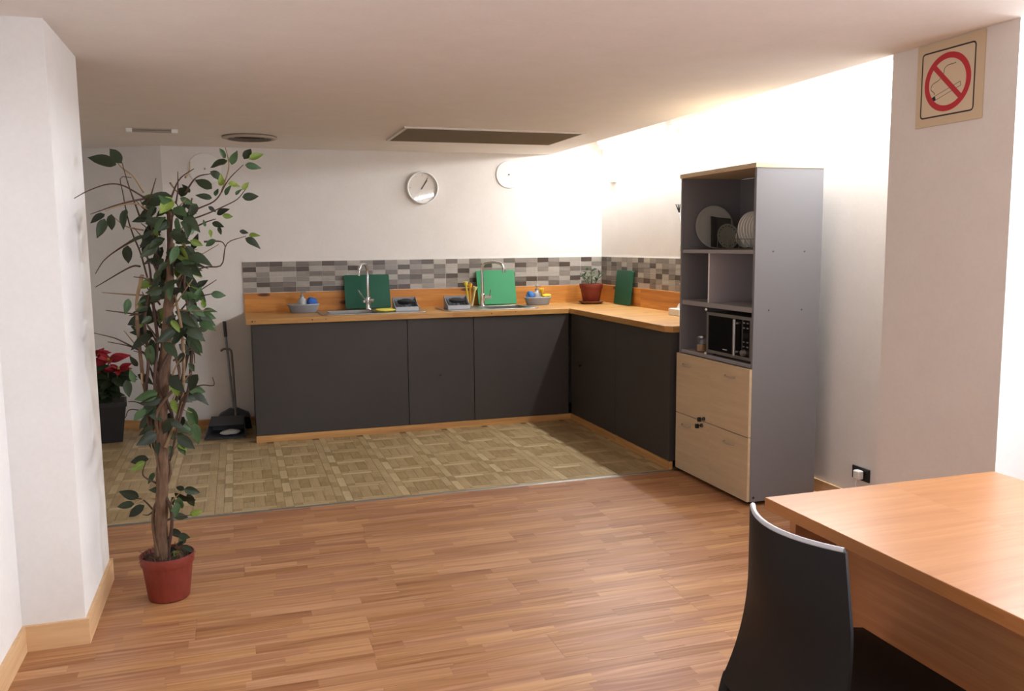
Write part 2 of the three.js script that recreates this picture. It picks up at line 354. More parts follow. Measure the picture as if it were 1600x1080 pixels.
struct('baseboard_back', bx(-0.53, 0.085, 0, 0.07, ZB, ZB + 0.012), pinePlinth, 'orange wooden skirting behind the dustpan', 'baseboard');

// lamps inside the slot
for (const [z0, z1] of lamps) {
  const L = z1 - z0, TY = tubeY(z0) - HC, t = thing('batten_lamp', 'white fluorescent batten lamp hidden inside the ceiling slot', 'lamp', [tubeX(z0), HC, (z0 + z1) / 2], 0, 'batten lamps in the slot');
  mesh('body', rbx(-0.03, 0.03, TY + 0.03, 0, -L / 2 + 0.03, L / 2 - 0.03, 0.004), white, t);
  const g = new THREE.CylinderGeometry(0.013, 0.013, L - 0.1, 14); g.rotateX(Math.PI / 2); g.translate(0, TY, 0);
  mesh('tube', g, std({ color: 0xffffff, emissive: 0xfff6ea, emissiveIntensity: 14, roughness: 0.4 }), t);
  for (const s of [-1, 1]) mesh('lamp_holder', rbx(-0.014, 0.014, TY - 0.016, TY + 0.035, s * (L / 2 - 0.05) - 0.01, s * (L / 2 - 0.05) + 0.01, 0.003), white, t);
}

// ------------------------------------------------------------------ mosaic splashback
{
  const streak = s => tex(128, 64, (i, j) => grey(236 + 40 * (fbm(i / 50, j / 3.2, s, 3) - 0.5)));
  const st = [streak(401), streak(402), streak(403)];
  const shades = [[0xb9b2a8, 0xb2aba0, 0xbfb8ad], [0x9c948b, 0x958e84, 0x9d968f], [0x7f766d, 0x857b72, 0x787067], [0x5d5147, 0x635850, 0x574c43]];
  const M = shades.map(l => l.map((c, i) => std({ color: c, map: st[i], roughness: 0.3 })));
  const grout = std({ color: 0xe2ddd4, roughness: 0.8 });
  // shade of each piece, columns from the free end of the wall to the corner, six rows from the top
  const B = ['130201', '201130', '320022', '020123',
    '231102', '102031', '302013', '210203',
    '030122', '112013', '320131', '112023',
    '030213', '212320', '302011', '021200',
    '200311', '013103', '220031', '031120',
    '001022', '200213', '131023', '110030',
    '311020', '120012', '031101', '002030', '302001', '010101'];
  const R = ['323223', '211023', '032122', '021013', '103120', '110112', '023212', '312020', '011130', '130022', '201310', '213002', '011200', '200311'];
  const y1 = 1.336, ph = 0.0415, pw = 0.1049;
  mesh('grout', bx(0.0416, XR, 1.08, 1.3415, ZB, ZB + 0.006), grout, wallBack);
  mesh('grout', bx(XR - 0.006, XR, 1.08, 1.3415, ZB + 0.006, -4.84), grout, wallRight);
  const ga = bx(-pw / 2 + 0.0009, pw / 2 - 0.0009, -ph / 2 + 0.0008, ph / 2 - 0.0008, 0, 0.0085), gb = bx(-0.0085, 0, -ph / 2 + 0.0008, ph / 2 - 0.0008, -0.107 / 2 + 0.0009, 0.107 / 2 - 0.0009);
  for (const g of [ga, gb]) { const u = g.attributes.uv; for (let i = 0; i < u.count; i++) u.setXY(i, u.getX(i) / 0.107, u.getY(i) / 0.045); }
  for (let c = 0; c < 30; c++) for (let r = 0; r < 6; r++) {
    const m = mesh('tile', ga, M[+B[c][r]][Math.floor(rnd() * 3)], wallBack);
    m.position.set(0.0416 + (c + 0.5) * pw + (c % 4 === 0 ? 0.0012 : c % 4 === 3 ? -0.0012 : 0), y1 - (r + 0.5) * ph, ZB);
  }
  for (let c = 0; c < 22; c++) for (let r = 0; r < 6; r++) {
    const sh = c < R.length ? +R[c][r] : Math.floor(rnd() * 4);
    const m = mesh('tile', gb, M[sh][Math.floor(rnd() * 3)], wallRight);
    m.position.set(XR, y1 - (r + 0.5) * ph, ZB + 0.02 + (c + 0.5) * 0.107 + (c % 4 === 1 ? 0.0012 : c % 4 === 0 ? -0.0012 : 0));
  }
}

// ------------------------------------------------------------------ kitchen units
const CT = 0.93, ZC = -6.548, XC = 2.585, XCL = 0.045, ZE = -4.85;   // worktop top, its front edges and ends
const frontZ = ZC - 0.022, frontX = XC + 0.022;
function knobZ(p, x, y, z) { mesh('knob', [rod(V(x, y, z), V(x, y, z + 0.014), 0.005), rod(V(x, y, z + 0.014), V(x, y, z + 0.022), 0.009, 0.008, 14)], black, p); }
function unitZ(x0, x1, label, knob) {
  const t = thing('base_cabinet', label, 'cabinet', [(x0 + x1) / 2, 0, frontZ], 0), w = (x1 - x0) / 2;
  { const b = ZB + 0.03 - frontZ; mesh('carcass', [bx(-w, -w + 0.018, 0.052, CT - 0.042, b, -0.02), bx(w - 0.018, w, 0.052, CT - 0.042, b, -0.02), bx(-w + 0.018, w - 0.018, 0.052, 0.07, b, -0.02), bx(-w + 0.018, w - 0.018, 0.07, CT - 0.042, b, b + 0.012)], charcoalSide, t); for (const x of [-w + 0.05, w - 0.05]) for (const z of [b + 0.05, -0.09]) mesh('foot', cyl(0.015, 0.018, 0, 0.052, x, z, 12), black, t); }
  const d = mesh(knob ? 'door' : 'front_panel', rbx(-w + 0.0013, w - 0.0013, 0.052, CT - 0.043, -0.018, 0, 0.0015, 1), charcoal, t);
  if (knob) knobZ(d, knob[0] - (x0 + x1) / 2, knob[1], 0);
}
unitZ(0.085, 1.239, 'wide dark grey base cabinet with plain front beside the broom');
unitZ(1.241, 1.773, 'narrow dark grey base cabinet door with a small black knob', [1.495, 0.433]);
unitZ(1.775, 2.585, 'dark grey base cabinet filling the inner corner of the counter');
function unitX(z0, z1, label, knob) {
  const t = thing('base_cabinet', label, 'cabinet', [frontX, 0, (z0 + z1) / 2], 0), w = (z1 - z0) / 2;
  { const b = XR - 0.03 - frontX; mesh('carcass', [bx(0.02, b, 0.052, CT - 0.042, -w, -w + 0.018), bx(0.0, b, 0.052, CT - 0.042, w - 0.0002, w + 0.018 - 0.0002), bx(0.02, b, 0.052, 0.07, -w + 0.018, w - 0.018), bx(b - 0.012, b, 0.07, CT - 0.042, -w + 0.018, w - 0.018)], charcoalSide, t); for (const z of [-w + 0.05, w - 0.05]) for (const x of [0.09, b - 0.05]) mesh('foot', cyl(0.015, 0.018, 0, 0.052, x, z, 12), black, t); }
  const d = mesh(knob ? 'door' : 'front_panel', rbx(0, 0.018, 0.052, CT - 0.043, -w + 0.0006, w - 0.0006, 0.001, 1), charcoal, t);
  if (knob) mesh('knob', [rod(V(0, knob[1], knob[0] - (z0 + z1) / 2), V(-0.014, knob[1], knob[0] - (z0 + z1) / 2), 0.005), rod(V(-0.014, knob[1], knob[0] - (z0 + z1) / 2), V(-0.022, knob[1], knob[0] - (z0 + z1) / 2), 0.009)], black, d);
}
unitX(-6.564, -5.72, 'dark grey base cabinet with a knob set near the inner corner', [-6.35, 0.482]);
unitX(-5.7, ZE - 0.03, 'dark grey base cabinet at the counter end beside the shelf cabinet');
tag(mesh('plinth', bx(0.082, frontX, 0, 0.05, frontZ - 0.02, frontZ + 0.006), pinePlinth), 'orange pine plinth under the sink cabinets', 'plinth');
tag(mesh('plinth', bx(frontX - 0.006, frontX + 0.02, 0, 0.05, frontZ + 0.006, ZE), pinePlinth), 'orange pine plinth running from the corner towards the shelf cabinet', 'plinth');

{ // worktop: one L of pine with a clipped end corner and two sink cut-outs
  const holes = [[0.66, 1.05, -7.03, -6.66], [1.93, 2.31, -7.03, -6.66]];
  const s = new THREE.Shape();
  [[XCL, ZB + 0.002], [XR - 0.002, ZB + 0.002], [XR - 0.002, ZE], [XC + 0.035, ZE], [XC, ZE - 0.05], [XC, ZC], [XCL, ZC]].forEach((p, i) => i ? s.lineTo(p[0], p[1]) : s.moveTo(p[0], p[1])); s.closePath();
  for (const [a, b, c, d] of holes) { const h = new THREE.Path(); h.moveTo(a, c); h.lineTo(a, d); h.lineTo(b, d); h.lineTo(b, c); h.closePath(); s.holes.push(h); }
  const g = new THREE.ExtrudeGeometry(s, { depth: 0.036, bevelEnabled: true, bevelSize: 0.0025, bevelThickness: 0.0025, bevelSegments: 2, bevelOffset: -0.0025 });
  g.rotateX(Math.PI / 2); g.translate(0, CT - 0.0025, 0); planarUV(g);
  const w = mesh('worktop', g, pineTop); tag(w, 'orange pine L-shaped worktop holding both sinks', 'worktop');
  const u = mesh('upstand', bx(XCL, XR - 0.022, CT, 1.083, ZB, ZB + 0.02), pineUp); tag(u, 'pine upstand board below the mosaic on the back wall', 'upstand');
  const v = mesh('upstand', bx(XR - 0.022, XR, CT, 1.083, ZB, ZE), pineUp); tag(v, 'pine upstand board with dark knots on the right wall', 'upstand');
  // knots on the front edge
  for (const [x, y, r] of [[0.09, 0.912, 0.006], [0.11, 0.913, 0.004], [0.52, 0.911, 0.005], [0.62, 0.913, 0.004], [1.92, 0.909, 0.005], [2.12, 0.917, 0.004]]) {
    const k = new THREE.CylinderGeometry(r, r, 0.0012, 10); k.rotateX(Math.PI / 2); k.translate(x, y, ZC); mesh('knot', k, std({ color: 0x4a2a14, roughness: 0.7 }), w);
  }
}
function sink(x0, x1, hole, label) {
  const cx = (x0 + x1) / 2, t = thing('sink', label, 'sink', [cx, CT, -6.86]), z0 = -0.21, z1 = 0.22;
  const s = new THREE.Shape(), r = 0.05, a = x0 - cx, b = x1 - cx;
  s.moveTo(a + r, z0); s.lineTo(b - r, z0); s.quadraticCurveTo(b, z0, b, z0 + r); s.lineTo(b, z1 - r); s.quadraticCurveTo(b, z1, b - r, z1); s.lineTo(a + r, z1); s.quadraticCurveTo(a, z1, a, z1 - r); s.lineTo(a, z0 + r); s.quadraticCurveTo(a, z0, a + r, z0);
  const [ha, hb] = [hole[0] - cx, hole[1] - cx], h = new THREE.Path(), q = 0.04, c = -0.16, d = 0.19;
  h.moveTo(ha + q, c); h.quadraticCurveTo(ha, c, ha, c + q); h.lineTo(ha, d - q); h.quadraticCurveTo(ha, d, ha + q, d); h.lineTo(hb - q, d); h.quadraticCurveTo(hb, d, hb, d - q); h.lineTo(hb, c + q); h.quadraticCurveTo(hb, c, hb - q, c); h.closePath();
  s.holes.push(h);
  const g = new THREE.ExtrudeGeometry(s, { depth: 0.003, bevelEnabled: true, bevelSize: 0.002, bevelThickness: 0.002, bevelSegments: 2 });
  g.rotateX(Math.PI / 2); g.translate(0, 0.0055, 0);
  mesh('rim', g, steel, t);
  const m = 0.003, dep = -0.15;
  mesh('bowl', [bx(ha, hb, dep, dep + m, c, d), bx(ha, ha + m, dep, 0.003, c, d), bx(hb - m, hb, dep, 0.003, c, d), bx(ha, hb, dep, 0.003, c, c + m), bx(ha, hb, dep, 0.003, d - m, d)], steel, t);
  mesh('drain', cyl(0.035, 0.035, dep + m, dep + m + 0.004, (ha + hb) / 2, 0), chrome, t);
  // ribs of the draining board
  const free = ha - a > b - hb ? [a + 0.06, ha - 0.05] : [hb + 0.05, b - 0.06];
  for (let k = 0; k < 7; k++) mesh('rib', rod(V(free[0], 0.005, -0.12 + k * 0.045), V(free[1], 0.005, -0.12 + k * 0.045), 0.003), steel, t);
}
sink(0.60, 1.42, [0.67, 1.04], 'steel sink before the dark green cutting board');
sink(1.57, 2.36, [1.94, 2.30], 'steel sink before the bright green cutting board');
function faucet(x, z, dirx, label, lever, reach = 1) {
  const t = thing('faucet', label, 'faucet', [x, CT + 0.005, z]);
  mesh('base', lathe([[0, 0], [0.026, 0], [0.026, 0.006], [0.022, 0.01], [0.02, 0.05], [0.022, 0.055], [0.022, 0.1], [0.018, 0.106], [0, 0.106]]), chrome, t);
  const top = 0.37, p = [V(0, 0.1, 0), V(0, 0.2, 0), V(0, top - 0.045, 0), V(dirx * 0.012, top - 0.012, 0.012), V(dirx * 0.045 * reach, top, 0.04), V(dirx * 0.10 * reach, top, 0.09), V(dirx * 0.135 * reach, top - 0.015, 0.12), V(dirx * 0.152 * reach, top - 0.05, 0.13), V(dirx * 0.154 * reach, top - 0.085, 0.13)];
  mesh('spout', tube(p, 0.012, 60, 14), chrome, t);
  const lv = mesh('lever', [rod(V(dirx > 0 ? 0 : -0.02, 0.075, 0), V(dirx > 0 ? 0.075 : 0.045, 0.075, 0.01), 0.016, 0.014, 14)], chrome, t);
  mesh('handle', lever, chrome, t);
}
faucet(1.015, -7.06, -1, 'chrome swan-neck faucet before the dark green board', [rod(V(-0.02, 0.075, 0.005), V(-0.06, 0.125, 0.03), 0.005, 0.006), rod(V(-0.06, 0.125, 0.03), V(-0.085, 0.165, 0.04), 0.006, 0.004), rod(V(-0.03, 0.06, 0.005), V(-0.03, 0.08, 0.005), 0.017, 0.017, 14)], 0.55);
faucet(1.99, -7.06, 1, 'chrome swan-neck faucet before the bright green board', [rod(V(0.06, 0.08, 0.01), V(0.065, 0.14, 0.03), 0.005, 0.004)]);
// cutting boards
function board(name, w, h, color, label, place) {
  const g = new THREE.Group(); const s = new THREE.Shape(), r = 0.012, a = w / 2;
  s.moveTo(-a + r, 0); s.lineTo(a - r, 0); s.quadraticCurveTo(a, 0, a, r); s.lineTo(a, h - r); s.quadraticCurveTo(a, h, a - r, h); s.lineTo(-a + r, h); s.quadraticCurveTo(-a, h, -a, h - r); s.lineTo(-a, r); s.quadraticCurveTo(-a, 0, -a + r, 0);
  const e = new THREE.ExtrudeGeometry(s, { depth: 0.012, bevelEnabled: true, bevelSize: 0.0015, bevelThickness: 0.0015, bevelSegments: 2 }); e.translate(0, 0.0015, 0);
  const m = mesh(name, e, std({ color, roughness: 0.5, bumpMap: fineBump, bumpScale: 0.0004 }));
  tag(m, label, 'cutting board'); place(m);
}
board('cutting_board', 0.375, 0.285, 0x00523a, 'dark green cutting board behind the faucet nearest the broom', m => { m.position.set(1.03, CT + 0.006, -7.165); m.rotation.x = -0.29; });
board('cutting_board', 0.345, 0.30, 0x128a50, 'bright green cutting board leaning on the back splashboard', m => { m.position.set(2.155, CT + 0.006, -7.165); m.rotation.x = -0.27; });
board('cutting_board', 0.31, 0.29, 0x0c5238, 'deep green cutting board in the corner beside the potted plant', m => { m.position.set(3.132, CT + 0.003, -6.70); m.rotation.set(0, -Math.PI / 2, 0); m.rotateX(-0.11); });
// soap caddies
function caddy(x, z, label, turn = 0) {
  const t = thing('soap_caddy', label, 'caddy', [x, CT, z], turn);
  const o = lathe([[0.085, 0], [0.095, 0.003], [0.112, 0.056], [0.117, 0.062], [0.115, 0.068], [0.109, 0.066], [0.092, 0.01], [0, 0.008]], 40); o.scale(1.08, 1, 0.62);
  mesh('basket', o, greyPlastic, t);
  const rim = new THREE.TorusGeometry(0.114, 0.005, 8, 40); rim.rotateX(Math.PI / 2); rim.scale(1.08, 1, 0.62); rim.translate(0, 0.065, 0); mesh('rim', rim, std({ color: 0xa5a8ab, roughness: 0.4 }), t);
  return t;
}
function soap(x, z, label) {
  const t = thing('soap_bottle', label, 'bottle', [x, CT + 0.010, z]);
  mesh('bottle', lathe([[0, 0], [0.032, 0], [0.035, 0.01], [0.035, 0.085], [0.028, 0.1], [0.014, 0.106], [0.014, 0.118], [0, 0.118]], 24), std({ color: 0xb8babb, roughness: 0.3 }), t);
  mesh('pump', [cyl(0.015, 0.015, 0.118, 0.13), cyl(0.005, 0.005, 0.13, 0.15), rbx(-0.012, 0.034, 0.148, 0.16, -0.009, 0.009, 0.004)], greyPlastic, t);
}
function blob(name, sx, sy, sz, color, label, cat, pos, turn = 0, s = 7) {
  const g = new THREE.SphereGeometry(1, 20, 12), p = g.attributes.position;
  for (let i = 0; i < p.count; i++) { const v = V(p.getX(i), p.getY(i), p.getZ(i)); const f = 0.8 + 0.4 * vnoise(v.x * 2.3 + 9, v.y * 2.3 + v.z * 1.9 + 9, s); p.setXYZ(i, v.x * f * sx, v.y * f * sy, v.z * f * sz); }
  g.computeVertexNormals(); g.computeBoundingBox(); g.translate(0, -g.boundingBox.min.y, 0);
  const m = mesh(name, g, std({ color, roughness: 0.85, bumpMap: fineBump, bumpScale: 0.001 })); m.position.set(...pos); m.rotation.y = turn; return tag(m, label, cat);
}
caddy(0.495, -7.05, 'oval grey caddy holding a blue cloth beside the broom side sink');
soap(0.487, -7.06, 'grey pump soap bottle in the caddy with the blue cloth');
blob('cleaning_cloth', 0.042, 0.042, 0.03, 0x2f62b0, 'crumpled blue cloth in the grey caddy beside the soap bottle', 'cloth', [0.56, CT + 0.032, -7.05], 0.3, 3);
caddy(2.49, -7.06, 'oval grey caddy between the bright green board and the plant', 0.08);
soap(2.485, -7.07, 'grey pump soap bottle in the caddy with the yellow brush');
blob('cleaning_cloth', 0.038, 0.04, 0.03, 0x3d74b4, 'blue cloth beside the soap bottle near the bright green board', 'cloth', [2.42, CT + 0.034, -7.055], 0.3, 5);
function brush(p0, p1, color, label, z, fan) {
  const t = thing('dish_brush', label, 'brush', p0), d = V(p1[0] - p0[0], p1[1] - p0[1], p1[2] - p0[2]);
  mesh('handle', rod(V(0, 0, 0), d, 0.006, 0.008), std({ color, roughness: 0.4 }), t);
  mesh('brush_head', rod(d, d.clone().multiplyScalar(1 + fan), 0.014, 0.02, 12), std({ color, roughness: 0.8 }), t);
}
brush([2.535, CT + 0.012, -7.05], [2.52, CT + 0.11, -7.035], 0xe0b92c, 'yellow dish brush standing in the caddy by the plant', 0, 0.3);
blob('sponge', 0.045, 0.016, 0.026, 0xe3c13a, 'yellow sponge lying over the rim of the caddy by the plant', 'sponge', [2.57, CT + 0.062, -7.05], 0.2, 9);
// brush glass by the second draining tray
{
  const t = thing('brush_glass', 'clear tumbler holding yellow brushes beside the second grey tray', 'glass', [1.86, CT + 0.007, -6.98]);
  mesh('tumbler', lathe([[0, 0], [0.032, 0], [0.04, 0.12], [0.037, 0.12], [0.03, 0.006], [0, 0.006]], 28), glass, t);
  brush([1.848, CT + 0.016, -6.98], [1.825, CT + 0.185, -6.98], 0xd9c648, 'yellow green dish brush tilted to the tray in the tumbler', 0, 0.2);
  brush([1.862, CT + 0.016, -6.992], [1.864, CT + 0.165, -6.996], 0xe8a820, 'orange yellow dish brush upright in the tumbler', 0, 0.25);
  brush([1.872, CT + 0.016, -6.97], [1.896, CT + 0.15, -6.962], 0xe4dc8c, 'pale yellow dish brush tilted to the faucet in the tumbler', 0, 0.2);
}
// sloping sponge trays
function tray(x, z, label) {
  const t = thing('sponge_tray', label, 'tray', [x, CT + 0.006, z]);
  const side = extr([[-0.07, 0], [0.075, 0], [0.075, 0.035], [0.02, 0.05], [-0.05, 0.105], [-0.07, 0.105]], 0.005);
  for (const s of [-0.095, 0.09]) { const g = side.clone(); g.rotateY(-Math.PI / 2); g.translate(s + 0.005, 0, 0); mesh('side_panel', g, greyPlastic, t); }
  mesh('tray_floor', bx(-0.095, 0.095, 0, 0.006, -0.07, 0.075), greyPlastic, t);
  mesh('back_panel', bx(-0.09, 0.09, 0.006, 0.105, -0.07, -0.064), greyPlastic, t);
  mesh('front_lip', bx(-0.09, 0.09, 0.006, 0.036, 0.069, 0.075), std({ color: 0xb4b6b8, roughness: 0.45 }), t);
  const rack = []; for (let k = 0; k < 6; k++) rack.push(rod(V(-0.08 + k * 0.032, 0.035, 0.065), V(-0.08 + k * 0.032, 0.085, -0.06), 0.003));
  mesh('rack', rack, darkPlastic, t);
}
tray(1.275, -6.80, 'sloping grey plastic tray holding a black sponge pad by the dark green board');
tray(1.70, -6.80, 'sloping grey plastic tray holding a black sponge pad beside the brush tumbler');
blob('scouring_pad', 0.07, 0.022, 0.045, 0x26262a, 'black scouring pad in the tray by the dark green board', 'pad', [1.275, CT + 0.055, -6.79], 0.1, 13);
blob('scouring_pad', 0.07, 0.022, 0.045, 0x2a2a2e, 'black scouring pad in the tray beside the brush tumbler', 'pad', [1.70, CT + 0.055, -6.79], -0.1, 15);
blob('yellow_cloth', 0.1, 0.014, 0.045, 0xd8cc52, 'yellow cloth folded over the sink rim under the dark green board', 'cloth', [1.10, CT + 0.007, -6.74], 0.05, 17);

// leaf shapes shared by the plants
function leafGeo(bend, fold, wf) {
  const n = 7, pos = [], uv = [], idx = [];
  for (let i = 0; i <= n; i++) {
    const t = i / n, w = wf(t) * 0.5, z = -bend * t * t;
    for (const s of [-1, -0.5, 0, 0.5, 1]) { pos.push(s * w, t, z + Math.abs(s) * w * fold + 0.02 * Math.sin(t * 9 + s * 2) * Math.abs(s)); uv.push(s * 0.5 + 0.5, t); }
  }
  for (let i = 0; i < n; i++) for (let j = 0; j < 4; j++) { const a = i * 5 + j; idx.push(a, a + 1, a + 5, a + 1, a + 6, a + 5); }
  const g = new THREE.BufferGeometry();
  g.setAttribute('position', new THREE.Float32BufferAttribute(pos, 3)); g.setAttribute('uv', new THREE.Float32BufferAttribute(uv, 2)); g.setIndex(idx); g.computeVertexNormals();
  return g;
}
const ovate = t => t < 0.02 ? 0.03 : 0.56 * Math.pow(Math.sin(Math.PI * Math.pow(t, 0.72)), 0.85) * (t > 0.85 ? 0.9 : 1) + 0.01;
const lance = t => 0.36 * Math.pow(Math.sin(Math.PI * Math.pow(t, 0.8)), 0.9) + 0.012;
const leaves = [leafGeo(0.1, 0.25, ovate), leafGeo(0.24, 0.4, ovate), leafGeo(-0.08, 0.3, ovate), leafGeo(0.34, 0.15, ovate)];
const lances = [leafGeo(0.15, 0.3, lance), leafGeo(0.3, 0.35, lance)];
const leafTex = s => tex(64, 128, (i, j) => { const x = Math.abs(i / 63 - 0.5) * 2, y = j / 127, vein = Math.max(0, 1 - x * 14) * 46 + Math.max(0, 1 - Math.abs(((y * 9 - x * 1.6) % 1) - 0.5) * 9) * 16; const n = 30 * (fbm(i / 9, j / 9, s, 2) - 0.5); return [212 + vein + n, 218 + vein * 0.8 + n, 206 + vein * 0.7 + n]; });
const lt = [leafTex(501), leafTex(502)];
const leafMat = (c, k = 0) => phy({ color: c, map: lt[k], side: THREE.DoubleSide, roughness: 0.58, specularIntensity: 0.7, transmission: 0, thickness: 0 });
const leafDark = [leafMat(0x2a321b), leafMat(0x313c22, 1), leafMat(0x252d18), leafMat(0x38432a, 1)];
const leafMid = [leafMat(0x47603a), leafMat(0x55704a, 1)];
const leafLight = [leafMat(0x8c9b40), leafMat(0x7a8c36, 1)];
function putLeaf(parent, B, T, nrm, mat, wScale = 1, geos = leaves, name = 'leaf') {
  const y = new THREE.Vector3().subVectors(T, B), L = y.length(); y.normalize();
  const x = new THREE.Vector3().crossVectors(y, nrm).normalize(), z = new THREE.Vector3().crossVectors(x, y);
  const m = mesh(name, geos[Math.floor(rnd() * geos.length)], mat, parent);
  m.quaternion.setFromRotationMatrix(new THREE.Matrix4().makeBasis(x, y, z));
  m.position.copy(B); m.scale.set(L * wScale, L, L);
  return m;
}
// potted plant on the worktop
{
  const t = thing('potted_plant', 'small leafy plant in a terracotta pot in the worktop corner', 'plant', [2.965, CT, -6.99]);
  mesh('saucer', lathe([[0, 0], [0.085, 0], [0.112, 0.02], [0.116, 0.024], [0.108, 0.024], [0.08, 0.006], [0, 0.006]], 36), std({ color: 0x8a5a3c, roughness: 0.6 }), t);
  const pot = mesh('pot', lathe([[0, 0.007], [0.072, 0.007], [0.094, 0.135], [0.102, 0.137], [0.105, 0.175], [0.098, 0.176], [0.092, 0.14], [0.09, 0.15], [0, 0.15]], 36), terracotta, t);
  mesh('soil', cyl(0.09, 0.09, 0.148, 0.155, 0, 0, 24), soil, t);
  for (let k = 0; k < 7; k++) {
    const a = k * 0.9 + rr(-0.2, 0.2), r = rr(0.03, 0.07), hh = rr(0.08, 0.17), out = rr(0.04, 0.13);
    const p0 = V(Math.cos(a) * 0.03, 0.15, Math.sin(a) * 0.03), p1 = V(Math.cos(a) * (0.03 + out * 0.4), 0.15 + hh * 0.6, Math.sin(a) * (0.03 + out * 0.4)), p2 = V(Math.cos(a) * (0.03 + out), 0.15 + hh, Math.sin(a) * (0.03 + out));
    mesh('stem', taper([p0, p1, p2], [0.004, 0.002], 8, 5), std({ color: 0x5a6b35, roughness: 0.7 }), t);
    for (let i = 0; i < 6; i++) {
      const s = 0.35 + i * 0.12, q = p0.clone().lerp(p1, Math.min(1, s * 1.6)).lerp(p2, Math.max(0, s - 0.4) * 1.6);
      const d = V(rr(-1, 1), rr(0, 0.8), rr(-1, 1)).normalize().multiplyScalar(rr(0.035, 0.055));
      putLeaf(t, q, q.clone().add(d), V(rr(-0.5, 0.5), 0.8, 0.6), i % 3 ? leafDark[i % 4] : leafMid[i % 2], 0.8);
    }
  }
}
// things at the end of the worktop, half behind the shelf cabinet
{
  const t = thing('tissue_box', 'white napkin box on the worktop end beside the shelf cabinet', 'box', [3.06, CT, -5.56]);
  mesh('box', rbx(-0.055, 0.055, 0, 0.05, -0.08, 0.08, 0.004), white, t);
  mesh('napkin', sheet((u, v) => V((u - 0.5) * 0.07 * (1 - v * 0.4), 0.046 + v * 0.045, Math.sin(u * 5) * 0.02 + (v) * 0.02), 8, 6, 0.002), white, t);
  const c = thing('cup_dispenser', 'tall white cup dispenser tube on the wall beside the shelf cabinet', 'dispenser', [3.10, 1.05, -5.53]);
  mesh('tube_body', lathe([[0.042, 0.06], [0.046, 0.07], [0.046, 0.62], [0.042, 0.66], [0.038, 0.66], [0.038, 0.07]], 28), white, c);
  mesh('cup', lathe([[0.03, 0], [0.034, 0.002], [0.058, 0.11], [0.06, 0.115], [0.055, 0.113], [0.03, 0.006], [0, 0.004]], 28), whiteGloss, c);
  mesh('collar', lathe([[0.046, 0.34], [0.06, 0.35], [0.06, 0.4], [0.046, 0.43]], 28), white, c);
  mesh('bracket', rbx(0.03, 0.079, 0.2, 0.5, -0.02, 0.02, 0.003), white, c);
  for (const [dx, dz, k] of [[-0.075, 0.0, 0], [-0.045, 0.02, 1], [-0.02, -0.03, 2]]) {
    const f = thing('black_fork', 'black plastic fork sticking out of the white dispenser tube', 'fork', [3.10, 1.41, -5.53], 0, 'forks in the dispenser tube');
    const A = V(dx * 0.35, 0, dz * 0.3), Bp = V(dx, 0.26, dz);
    mesh('shaft', rod(A, Bp, 0.006, 0.005), white, f);
    const d = Bp.clone().sub(A).normalize();
    for (let i = -1; i <= 1; i++) mesh('tine', rod(Bp.clone(), Bp.clone().addScaledVector(d, 0.06).add(V(i * 0.012, 0, i * 0.01)), 0.005, 0.003), black, f);
  }
}

